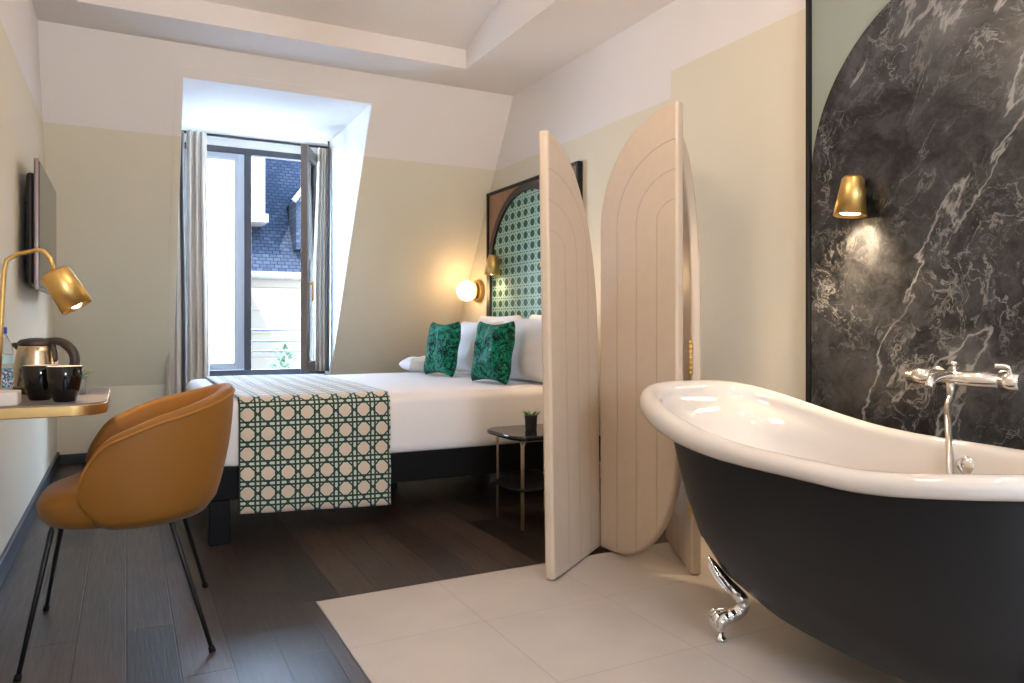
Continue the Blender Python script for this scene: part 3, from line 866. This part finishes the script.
for hi, lo, us in ((N1, H1a, (.05, .44)), (N2, H2, (.42,)), (P3, N3, (.05, .45))):
    dv = (lo-hi).normalized(); nv = Vector((-dv.y, dv.x, 0))
    for u_ in us:
        p = hi + dv*u_ + nv*TH*.5
        bm = NB(); lathe(bm, [(0, 0), (.012, 0), (.012, .006), (0, .006)], (p.x, p.y, 0.001), n=16); obj('foot_glide', bm, m_blackmetal, scr, smooth=True)

# ------------------------------------------------------------------ marble wall panel
mp_ = thing('marble_wall_panel', 'black veined marble arch in a thin black frame behind the bathtub', 'wall panel', (XR, 1.48, 0))
py0, py1, pz1 = .765, 2.188, 2.375
bm = NB(); box(bm, XR-.022, XR, py0+.01, py1-.01, .002, pz1-.012); obj('backing', bm, m_sage, mp_)
yc = (py0+py1)/2; R = (py1-py0)/2-.022
bm = NB(); prism(bm, arch_pts(yc, 1.60, R, .003, 60), lambda p: (XR-.022, *p), lambda p: (XR-.030, *p)); obj('marble_arch', bm, m_marble, mp_)
bm = NB(); box(bm, XR-.04, XR, py0, py0+.018, .002, pz1); box(bm, XR-.04, XR, py1-.018, py1, .002, pz1); box(bm, XR-.04, XR, py0+.018, py1-.018, pz1-.018, pz1)
obj('frame', bm, m_blackmetal, mp_, bevel=.002)

# ------------------------------------------------------------------ bathtub
TXC = 1.863; TYF, TYN = 2.27, .7475; TW = .36; TYAW = -.0751; TCY = (TYF+TYN)/2
def rimz(y):
    return .6613 + .1655*sst((y-1.4213)/1.1256)**1.249 + .0471*sst((1.2-y)/.5)
NT = 120
def ring(W, yf, yn, zfun, p=2.6):
    cy = (yf+yn)/2; L = (yf-yn)/2; out = []
    for k in range(NT):
        a = 2*PI*k/NT; c, s = math.cos(a), math.sin(a)
        lx = W*math.copysign(abs(c)**(2/p), c); ly = L*math.copysign(abs(s)**(2/p), s) + cy - TCY
        out.append((TXC + lx*math.cos(TYAW) - ly*math.sin(TYAW), TCY + lx*math.sin(TYAW) + ly*math.cos(TYAW), zfun(ly + TCY, a)))
    return out
def ry(y, yf, yn):   # remap ring y to rim y for heights
    return lerp(TYN, TYF, (y-yn)/(yf-yn))
def tip(y): return sst((y-1.35)/.9)
def rollr(y): return lerp(.028, .0495, tip(y))
tub = thing('bathtub', 'freestanding slipper bathtub, dark grey outside and white inside, on chrome claw feet', 'bathtub', (TXC, TCY, 0))
# white basin with rolled rim
rings = []
inner = [(.03, 1.42, 1.25, 1.0, 2.2), (.11, 1.55, 1.12, .985, 2.3), (.17, 1.68, 1.02, .95, 2.4), (.215, 1.80, .97, .84, 2.5), (.245, 1.93, .93, .63, 2.6), (.262, 2.03, .90, .42, 2.7), (.272, 2.09, .88, .22, 2.8), (.280, 2.135, .855, .1, 2.9)]
for W, yf, yn, fz, pp_ in inner:
    rings.append(ring(W, yf, yn, lambda y, a, yf=yf, yn=yn, fz=fz: lerp(rimz(ry(y, yf, yn))-.03, .17, fz), pp_))
for k in range(15):
    a = PI*1.0 - k/14*PI*1.75      # from inner side over the top and under
    def zf(y, an, a=a):
        rv = rollr(y); return rimz(y) - rv + rv*math.sin(a)
    ro = .034
    rings.append(ring(TW - ro + ro*math.cos(a), TYF - .044 + .044*math.cos(a), TYN + ro - ro*math.cos(a), zf, 3.15))
bm = NB(); loft(bm, rings, cap0=True); obj('basin', bm, m_enamel, tub, smooth=True)
outer = [(.306, 2.17, .80, 0), (.304, 2.16, .80, .08), (.297, 2.125, .805, .25), (.292, 2.075, .81, .45), (.282, 2.01, .82, .64), (.258, 1.915, .84, .80), (.205, 1.77, .90, .92), (.13, 1.62, .98, .98), (.04, 1.42, 1.15, 1.0)]
rings = []
for W, yf, yn, fz in outer:
    def zf(y, a, yf=yf, yn=yn, fz=fz):
        yy = ry(y, yf, yn); top = rimz(yy) - 1.75*rollr(yy); return lerp(top, .115, fz)
    rings.append(ring(W, yf, yn, zf))
bm = NB(); loft(bm, rings, cap1=True); obj('outer_shell', bm, m_tubout, tub, smooth=True)
def claw(x, y, dx, dy):
    """chrome claw foot: leaf plate lying on the hull, bent ankle, toes over a ball, levelling foot; (dx,dy) points towards the hull"""
    bm = NB(); dv = Vector((dx, dy, 0)).normalized(); sv = Vector((-dv.y, dv.x, 0))
    def P(o, s, z): return Vector((x, y, z)) + dv*o + sv*s
    pr = [(-.040, .268, .004, .006), (-.026, .248, .016, .010), (-.006, .220, .030, .013), (.018, .190, .030, .015), (.045, .160, .026, .018), (.066, .134, .022, .020), (.070, .112, .020, .020), (.052, .092, .021, .020), (.026, .082, .024, .022), (.006, .072, .026, .022), (-.004, .056, .022, .020), (.0, .040, .014, .014), (.002, .028, .008, .008)]
    pts = smooth_path([P(o, 0, z) for o, z, _, _ in pr], 4); rings = []
    for i, p in enumerate(pts):
        t = i/(len(pts)-1)*(len(pr)-1); k = min(int(t), len(pr)-2); f = t-k
        rs, rd = lerp(pr[k][2], pr[k+1][2], f), lerp(pr[k][3], pr[k+1][3], f)
        d = (pts[min(i+1, len(pts)-1)] - pts[max(i-1, 0)]).normalized(); up = sv.cross(d).normalized()
        g = 1 + .10*math.sin(i*1.7)
        rings.append([p + sv*(rs*math.cos(a))*g + up*(rd*math.sin(a))*(1+.18*math.cos(3*a)) for a in [2*PI*q/16 for q in range(16)]])
    loft(bm, rings, cap0=True, cap1=True)
    for s_ in (-1.1, 0, 1.1):
        tube(bm, smooth_path([P(.020, s_*.010, .098), P(-.012, s_*.018, .090), P(-.024, s_*.020, .070), P(-.018, s_*.016, .046)], 5), [.006]*5+[.0105]*8+[.008]*2+[.003], 10)
    for s_ in (-1, 1):
        tube(bm, smooth_path([P(-.030, s_*.006, .255), P(-.020, s_*.026, .225), P(.006, s_*.030, .188), P(.030, s_*.020, .160), P(.046, s_*.008, .135)], 5), .0058, 8)
    tube(bm, smooth_path([P(-.036, 0, .250), P(-.024, 0, .215), P(.004, 0, .178), P(.034, 0, .150)], 5), .006, 8)
    lathe(bm, [(0, .034), (.009, .034), (.008, .018), (.016, .013), (.018, .003), (0, .002)], P(.002, 0, 0), n=20)
    return bm
for x, y, dx, dy in ((1.667, 1.785, .888, -.46), (2.12, 1.79, -.888, -.46), (1.68, .85, .888, .46), (2.00, .83, -.888, .46)):
    obj('claw_foot', claw(x, y, dx, dy), m_chrome, tub, smooth=True)
bm = NB(); lathe(bm, [(0, .02), (.022, .018), (.032, .008), (.034, 0), (0, 0)], (2.140, 1.29, .592), (-1, 0, .12), 28)
obj('overflow', bm, m_chrome, tub, smooth=True)

# ------------------------------------------------------------------ bath mixer tap
tap = thing('bath_mixer_tap', 'chrome wall-mounted bath mixer with a hose over the tub', 'tap', (XR-.03, 1.5, .83))
tz_ = .825; txx = 2.43
bm = NB(); tube(bm, [(txx, 1.335, tz_), (txx, 1.64, tz_)], .025, 24)
obj('valve_body', bm, m_tapchrome, tap, smooth=True)
bm = NB(); tube(bm, [(txx, 1.30, tz_), (txx, 1.36, tz_)], .029, 24); tube(bm, smooth_path([(txx, 1.335, tz_+.01), (txx-.012, 1.335, tz_+.045), (txx-.03, 1.365, tz_+.048)], 4), .008, 8); obj('temperature_handle', bm, m_tapchrome, tap, smooth=True)
bm = NB(); tube(bm, [(txx, 1.585, tz_), (txx, 1.668, tz_)], .0275, 24); obj('flow_handle', bm, m_tapchrome, tap, smooth=True)
for yy in (1.40, 1.62):
    bm = NB(); tube(bm, [(txx, yy, tz_), (XR-.031, yy, tz_)], .014, 14); lathe(bm, [(0, 0), (.032, 0), (.03, .008), (.014, .012)], (XR-.031, yy, tz_), (-1, 0, 0), 24); obj('wall_union', bm, m_tapchrome, tap, smooth=True)
bm = NB(); tube(bm, smooth_path([(txx, 1.51, tz_+.005), (txx-.05, 1.51, tz_+.01), (txx-.13, 1.50, tz_), (txx-.15, 1.50, tz_-.025)], 5), .014, 14); obj('spout', bm, m_tapchrome, tap, smooth=True)
bm = NB(); tube(bm, [(txx, 1.51, tz_), (txx, 1.51, tz_+.045)], .007, 10); tube(bm, [(txx, 1.51, tz_+.045), (txx, 1.51, tz_+.055)], .012, 12); obj('diverter_knob', bm, m_tapchrome, tap, smooth=True)
bm = NB(); tube(bm, [(txx-.02, 1.51, tz_-.015), (txx-.02, 1.51, tz_-.06)], .013, 12)
tube(bm, smooth_path([(txx-.02, 1.51, tz_-.06), (2.36, 1.49, .735), (2.25, 1.42, .715), (2.14, 1.345, .635), (2.07, 1.30, .50), (2.0, 1.25, .33), (1.92, 1.2, .20)], 6), .0095, 12)
obj('hose', bm, M('braided_steel', (.6, .56, .52), .3, .9), tap, smooth=True)

# ------------------------------------------------------------------ wall-mounted desk shelf
dsk = thing('desk', 'narrow dark-topped wall desk with rounded brass edge on the left wall', 'desk', (XL, 3.0, .70))
DZ = .755
poly = round_rect(XL-.1, -.055, 2.665, 3.36, .10, 10, (1, 0, 0, 1))
poly = [(max(p[0], XL+.001), p[1]) for p in poly]
bm = NB(); prism(bm, poly, lambda p: (*p, DZ-.038), lambda p: (*p, DZ-.004)); obj('brass_edge', bm, m_brass2, dsk, bevel=.003)
poly2 = round_rect(XL-.1, -.058, 2.668, 3.357, .097, 10, (1, 0, 0, 1)); poly2 = [(max(p[0], XL+.001), p[1]) for p in poly2]
bm = NB(); prism(bm, poly2, lambda p: (*p, DZ-.004), lambda p: (*p, DZ)); obj('desk_top', bm, M('taupe_laminate', (.20, .175, .17), .35), dsk)

def cup(x, y, label):
    t = thing('cup', label, 'cup', (x, y, DZ), 'black cups')
    bm = NB(); lathe(bm, [(0, 0), (.028, 0), (.032, .004), (.043, .035), (.050, .075), (.052, .112), (.0505, .1135)], (x, y, DZ), n=40); obj('cup_body', bm, m_ceramic_b, t, smooth=True)
    bm = NB(); lathe(bm, [(.0505, .1135), (.0485, .113), (.046, .075), (.038, .03), (0, .012)], (x, y, DZ), n=40); obj('inner_glaze', bm, m_ceramic_w, t, smooth=True)
cup(-.175, 2.775, 'glossy black cup nearer the rounded desk end, right of the pair')
cup(-.250, 2.87, 'glossy black cup between the kettle and the other cup, left of the pair')
# white box
bm = NB(); prism(bm, round_rect(-.425, -.292, 2.69, 2.79, .012, 5), lambda p: (*p, DZ), lambda p: (*p, DZ+.042))
tag(obj('storage_box', bm, M('cream_box', (.72, .64, .58), .5), bevel=.004, origin=(-.36, 2.74, DZ)), 'small low cream box at the left end of the desk', 'box')
# kettle
kx, ky = -.290, 3.19
kt = thing('kettle', 'brushed steel kettle with dark brown lid and handle behind the cups', 'kettle', (kx, ky, DZ))
bm = NB(); lathe(bm, [(0, .018), (.078, .018), (.078, .03), (.070, .09), (.060, .150), (.056, .176), (0, .176)], (kx, ky, DZ), n=48)
obj('body', bm, brass('champagne_steel', (.66, .52, .36), .25, False), kt, smooth=True)
bm = NB(); lathe(bm, [(0, 0), (.082, 0), (.082, .012), (.076, .018), (0, .018)], (kx, ky, DZ), n=40); obj('power_base', bm, m_tvback, kt, smooth=True)
m_kh = M('brown_plastic', (.045, .028, .02), .4)
bm = NB(); lathe(bm, [(.058, .174), (.060, .182), (.05, .192), (.02, .198), (0, .199)], (kx, ky, DZ), n=40); obj('lid', bm, m_kh, kt, smooth=True)
hd = Vector((.92, -.38, 0)).normalized()
def kp(s, z): return Vector((kx, ky, DZ+z)) + hd*s
bm = NB(); pts = smooth_path([kp(.03, .186), kp(.075, .186), kp(.105, .172), (kp(.128, .145)), kp(.134, .115), kp(.128, .085)], 6)
rr = [lerp(.011, .017, min(1, i/12)) for i in range(len(pts))]; rr[-1] = .008
tube(bm, pts, rr, 12); 
tube(bm, smooth_path([kp(.055, .178), kp(.062, .15), kp(.066, .11)], 5), [.010]*10+[.004], 10)
obj('handle', bm, m_kh, kt, smooth=True)
bm = NB(); pts = [kp(-.055, .165), kp(-.072, .172), kp(-.082, .176)]; tube(bm, pts, [.016, .011, .006], 10); obj('spout', bm, m_kh, kt, smooth=True)
# bottle
bx, by = -.382, 3.10
bt = thing('water_bottle', 'clear water bottle with blue cap and patterned label left of the kettle', 'bottle', (bx, by, DZ))
mb = M('bottle_plastic', (.85, .92, .97), .08, 0); mb.set('Transmission Weight', .9); mb.set('IOR', 1.33)
bm = NB(); lathe(bm, [(0, .002), (.028, 0), (.033, .006), (.033, .05), (.031, .06), (.033, .07), (.033, .15), (.030, .175), (.016, .205), (.0125, .212), (.0125, .222), (0, .222)], (bx, by, DZ), n=32); obj('bottle_body', bm, mb, bt, smooth=True)
ml = M('bottle_label', (.7, .75, .8), .5)
v = ml.noise(ml.mapping(ml.xyz('Object'), scale=(1, 1, 1)), 130, 2); v2 = ml.noise(ml.xyz('Object'), 35, 1)
ml.con('Base Color', ml.mix(v.gt(.5), ml.mix(v2.gt(.55), (.68, .72, .76), (.15, .55, .60)), (.10, .10, .22)))
bm = NB(); lathe(bm, [(.0337, .03), (.0337, .095)], (bx, by, DZ), n=32); obj('label', bm, ml, bt, smooth=True)
bm = NB(); lathe(bm, [(.0337, .112), (.0337, .142)], (bx, by, DZ), n=32); obj('neck_label', bm, M('teal_label', (.45, .68, .72), .5), bt, smooth=True)
bm = NB(); lathe(bm, [(.015, .214), (.0152, .236), (.013, .238), (0, .238)], (bx, by, DZ), n=24); obj('cap', bm, M('blue_cap', (.02, .06, .40), .4), bt, smooth=True)
# plant behind the cup
px, py = -.150, 3.05
pp = thing('potted_plant', 'tiny yellow-green plant in a grey pot behind the right cup', 'plant', (px, py, DZ))
bm = NB(); lathe(bm, [(0, 0), (.022, 0), (.026, .06), (.023, .06), (0, .05)], (px, py, DZ)); obj('pot', bm, m_stone, pp, smooth=True)
leafy('foliage', (px, py, DZ+.056), 30, .022, .02, .045, m_leaf2, parent=pp, seed=9, up=.2)

# desk lamp
lb = Vector((-.372, 2.93, DZ))
dl = thing('desk_lamp', 'brass desk lamp with a tilted cylinder shade shining over the desk', 'lamp', lb)
bm = NB(); lathe(bm, [(0, 0), (.055, 0), (.055, .010), (.05, .014), (0, .014)], lb, n=40); obj('base', bm, m_brass, dl, smooth=True)
hcn = Vector((-.178, 2.88, 1.118))
axl = Vector((.52*.888, -.52*.46, -.80)).normalized() + Vector((0, .15, 0)); axl.normalize()
toph = hcn - axl*.066
arm = [lb + Vector((0, 0, .012)), Vector((-.364, 2.93, 1.0)), Vector((-.355, 2.925, 1.18)), Vector((-.348, 2.923, 1.212)), Vector((-.32, 2.92, 1.232)), Vector((-.262, 2.905, 1.248)), Vector((-.245, 2.90, 1.246)), Vector((-.225, 2.895, 1.222)), toph]
bm = NB(); tube(bm, arm, .0075, 10); obj('arm', bm, m_brass, dl, smooth=True)
bm = NB(); lathe(bm, [(0, -.066), (.042, -.066), (.047, -.060), (.051, .068), (.048, .068), (.044, -.054), (0, -.056)], hcn, axl, 44); obj('lamp_shade', bm, m_brass, dl, smooth=True, bevel=0)
a_, b_ = frame_of(axl)
bm = NB()
for k in range(8):
    t = 2*PI*k/8; lathe(bm, [(.0045, -.0662), (.003, -.0685), (0, -.069)], hcn + (a_*math.cos(t)+b_*math.sin(t))*.032, axl, 10)
obj('vent_stud', bm, m_brass, dl, smooth=True)
bm = NB(); bmesh.ops.create_uvsphere(bm, u_segments=20, v_segments=12, radius=.022, matrix=Matrix.Translation(hcn+axl*.048)); obj('bulb', bm, m_bulb, dl, smooth=True)
ld = bpy.data.lights.new('lamp_bulb', 'SPOT'); ld.energy = 5; ld.color = (1, .75, .48); ld.spot_size = math.radians(110); ld.spot_blend = .8; ld.shadow_soft_size = .03
lo = bpy.data.objects.new('lamp_bulb', ld); link(lo); lo.parent = dl; lo.location = hcn + axl*.085 - lb; lo.rotation_euler = axl.to_track_quat('-Z', 'Y').to_euler()

# television
tv = thing('television', 'slim flat television mounted on the left wall above the desk', 'television', (XL, 4.5, 1.46))
ty0_, ty1_, tz0_, tz1_ = 4.03, 4.98, 1.165, 1.765; fx = XL+.085
bm = NB(); box(bm, fx-.022, fx-.002, ty0_, ty1_, tz0_, tz1_); obj('bezel', bm, m_tvbezel, tv, bevel=.004)
bm = NB(); box(bm, fx-.003, fx+.0005, ty0_+.012, ty1_-.012, tz0_+.016, tz1_-.012); obj('display', bm, m_screen, tv)
bm = NB(); box(bm, fx-.055, fx-.022, ty0_+.03, ty1_-.03, tz0_+.02, tz1_-.06); obj('rear_housing', bm, m_tvback, tv, bevel=.015)
bm = NB(); box(bm, XL+.001, fx-.05, 4.3, 4.7, 1.30, 1.60); obj('wall_bracket', bm, m_tvback, tv)

# ------------------------------------------------------------------ tub chair
ch_c = Vector((.03, 2.75, 0))
chair = thing('armchair', 'mustard velvet tub chair with thin black metal legs at the desk', 'chair', ch_c)
def shell():
    bm = NB(); PHI = 121; rows = []
    tab = [(0, .797), (.2, .785), (.42, .757), (.66, .722), (.87, .668), (1.0, .618)]
    def zt_(ap):
        for (a0, z0), (a1, z1) in zip(tab, tab[1:]):
            if ap <= a1: return lerp(z0, z1, (ap-a0)/(a1-a0))
        return tab[-1][1]
    aps = [-math.sin(PI/2*k/8)*.14 - .86 for k in range(8, 0, -1)] + [lerp(-.86, .86, k/50) for k in range(51)] + [math.sin(PI/2*k/8)*.14 + .86 for k in range(1, 9)]
    for sg in aps:
        ph = math.radians(PHI*sg); ap = abs(sg)
        dirv = Vector((math.cos(ph), math.sin(ph), 0))
        e = lambda a, b: 1/math.sqrt((math.cos(ph)/a)**2 + (math.sin(ph)/b)**2)
        zt, zb_ = (zt_(ap)*.5 + zt_(max(0, ap-.04))*.25 + zt_(min(1, ap+.04))*.25), .392
        q = max(0, (ap-.86)/.14); sh = math.sqrt(max(.0, 1-q*q)); mid = .50
        zt = mid + (zt-mid)*max(.12, sh**.8); zb_ = mid - (mid-zb_)*max(.12, sh**.8)
        bx_ = .30 if math.cos(ph) > 0 else .33
        rt = e(bx_, .300); rb = e(bx_-.070, .272)
        r_ = []; pts = []
        th = .046*max(.25, sh**.5)
        prof = lambda t: lerp(rb, rt, (math.sin(t*PI/2)**.8)) 
        r00 = prof(.0)
        for k in range(11):
            t = k/10; z = lerp(zb_, zt-.015, t); tt = (z-.392)/(zt_(ap)-.015-.392)
            pts.append((prof(max(0, min(1, tt))) - (.014*(1-t*8)**2 if t < 1/8 else 0), z))
        rtop = pts[-1][0]
        for k in range(1, 6):
            a = PI*k/6; pts.append((rtop - th/2 + th/2*math.cos(a), zt-.015 + .018*math.sin(a)))
        for k in range(9):
            t = 1-k/8; z = lerp(zb_+.01, zt-.015, t); tt = (z-.392)/(zt_(ap)-.015-.392); pts.append((prof(max(0, min(1, tt))) - th, z))
        for rr, z in pts: r_.append(ch_c + dirv*rr + Vector((.0, 0, z)))
        rows.append(r_)
    loft(bm, rows, cap0=True, cap1=True)
    return bm, rows
bm, rows = shell(); obj('backrest', bm, m_velvet, chair, smooth=True)
bm = NB(); tube(bm, [r[10] + (r[10]-ch_c-Vector((0, 0, r[10].z))).normalized()*.001 - Vector((0, 0, .002)) for r in rows[1:-1]], .0045, 8); obj('piping', bm, m_piping, chair, smooth=True)
# seat cushion
def seat():
    bm = NB(); rings = []
    cx, cy = ch_c.x-.033, ch_c.y
    for (f, z) in ((.0, .385), (.70, .385), (.90, .392), (.985, .42), (1.0, .45), (.985, .478), (.93, .497), (.80, .508), (.5, .513), (0.02, .514)):
        r_ = []
        for k in range(64):
            a = 2*PI*k/64; c, s = math.cos(a), math.sin(a); p = 2.6
            x = .245*math.copysign(abs(c)**(2/p), c); y = .235*math.copysign(abs(s)**(2/p), s)
            drop = .02*max(0, -x/.245)**2 if z > .46 else 0
            r_.append((cx + x*max(f, .02), cy + y*max(f, .02), z - drop*f))
        rings.append(r_)
    loft(bm, rings, cap0=True, cap1=True); return bm
obj('seat', seat(), m_velvet, chair, smooth=True)
bm = NB(); lathe(bm, [(0, .38), (.17, .38), (.19, .40), (0, .40)], (ch_c.x+.03, ch_c.y, 0), n=40); obj('seat_base', bm, m_blackmetal, chair, smooth=True)
for top, foot in (((-.20, 2.66, .388), (-.272, 2.49, 0)), ((-.18, 2.80, .388), (-.25, 3.07, 0)), ((.12, 2.62, .40), (.235, 2.44, 0)), ((.16, 2.88, .40), (.268, 3.06, 0))):
    top, foot = Vector(top), Vector(foot); dd = (top-foot).normalized()
    bm = NB(); inn = Vector((ch_c.x*.6+top.x*.4, lerp(top.y, 2.75, .3), .385))
    tube(bm, [foot+dd*.01, top-dd*.02, top, top+(inn-top)*.5, inn], [.0065, .0085, .0085, .0085, .0085], 10); lg = obj('leg', bm, m_blackmetal, chair, smooth=True)
    bm = NB(); tube(bm, [foot, foot+dd*.018], .010, 10); obj('foot_cap', bm, m_black, lg, smooth=True)

# ------------------------------------------------------------------ added ceiling fill lights, all out of view
def fill_downlight(x, y, z, power, label, aim=(0, 0, -1), size=110, blend=.8, soft=.04, col=(1, .80, .58)):
    t = thing('fill_downlight', label, 'fill light', (x, y, z), 'added unseen ceiling fill lights')
    bm = NB(); lathe(bm, [(.048, .004), (.048, -.004), (.036, -.006), (.034, .0), (.034, .004)], (x, y, z), n=32); obj('trim_ring', bm, m_white, t, smooth=True)
    bm = NB(); lathe(bm, [(0, -.001), (.034, -.001)], (x, y, z), n=32); obj('lens', bm, m_lens, t, smooth=True)
    ld = bpy.data.lights.new('fill_bulb', 'SPOT'); ld.energy = power; ld.color = col; ld.spot_size = math.radians(size); ld.spot_blend = blend; ld.shadow_soft_size = soft
    lo = bpy.data.objects.new('fill_bulb', ld); link(lo); lo.parent = t; lo.location = (0, 0, -.012)
    lo.rotation_euler = Vector(aim).to_track_quat('-Z', 'Y').to_euler()
WARM = (1, .78, .56)
fill_downlight(2.05, 1.30, ZC, 18, 'added unseen ceiling fill light above the bathtub', aim=(.0, 0, -1), size=105, col=WARM)
fill_downlight(1.15, .90, ZC, 12, 'added unseen ceiling fill light above the tiles in front of the tub', aim=(.15, .15, -1), size=115, col=WARM)
fill_downlight(.20, .80, ZC, 9, 'added unseen ceiling fill light above the planks near the tiles', aim=(0, .2, -1), size=115, col=WARM)
fill_downlight(1.1, -1.1, ZC, 45, 'added unseen ceiling fill light nearest the small front wall window', size=130, col=WARM)
# opal globe added out of view to brighten ceiling and walls
pl = thing('fill_pendant', 'added unseen opal fill globe hanging in the raised light well', 'fill light', (.9, 1.9, 2.47))
bm = NB(); bmesh.ops.create_uvsphere(bm, u_segments=32, v_segments=20, radius=.16, matrix=Matrix.Translation((.9, 1.9, 2.42))); obj('globe', bm, emis('opal_fill_globe', (1, .9, .78), 3), pl, smooth=True)
ld = bpy.data.lights.new('fill_pendant_bulb', 'POINT'); ld.energy = 16; ld.color = (1, .82, .66); ld.shadow_soft_size = .168; ld.use_soft_falloff = False
lo = bpy.data.objects.new('fill_pendant_bulb', ld); link(lo); lo.parent = pl; lo.location = (0, 0, -.05)
bm = NB(); tube(bm, [(.9, 1.9, 2.57), (.9, 1.9, 3.58)], .006, 8); obj('cord', bm, m_blackmetal, pl, smooth=True)
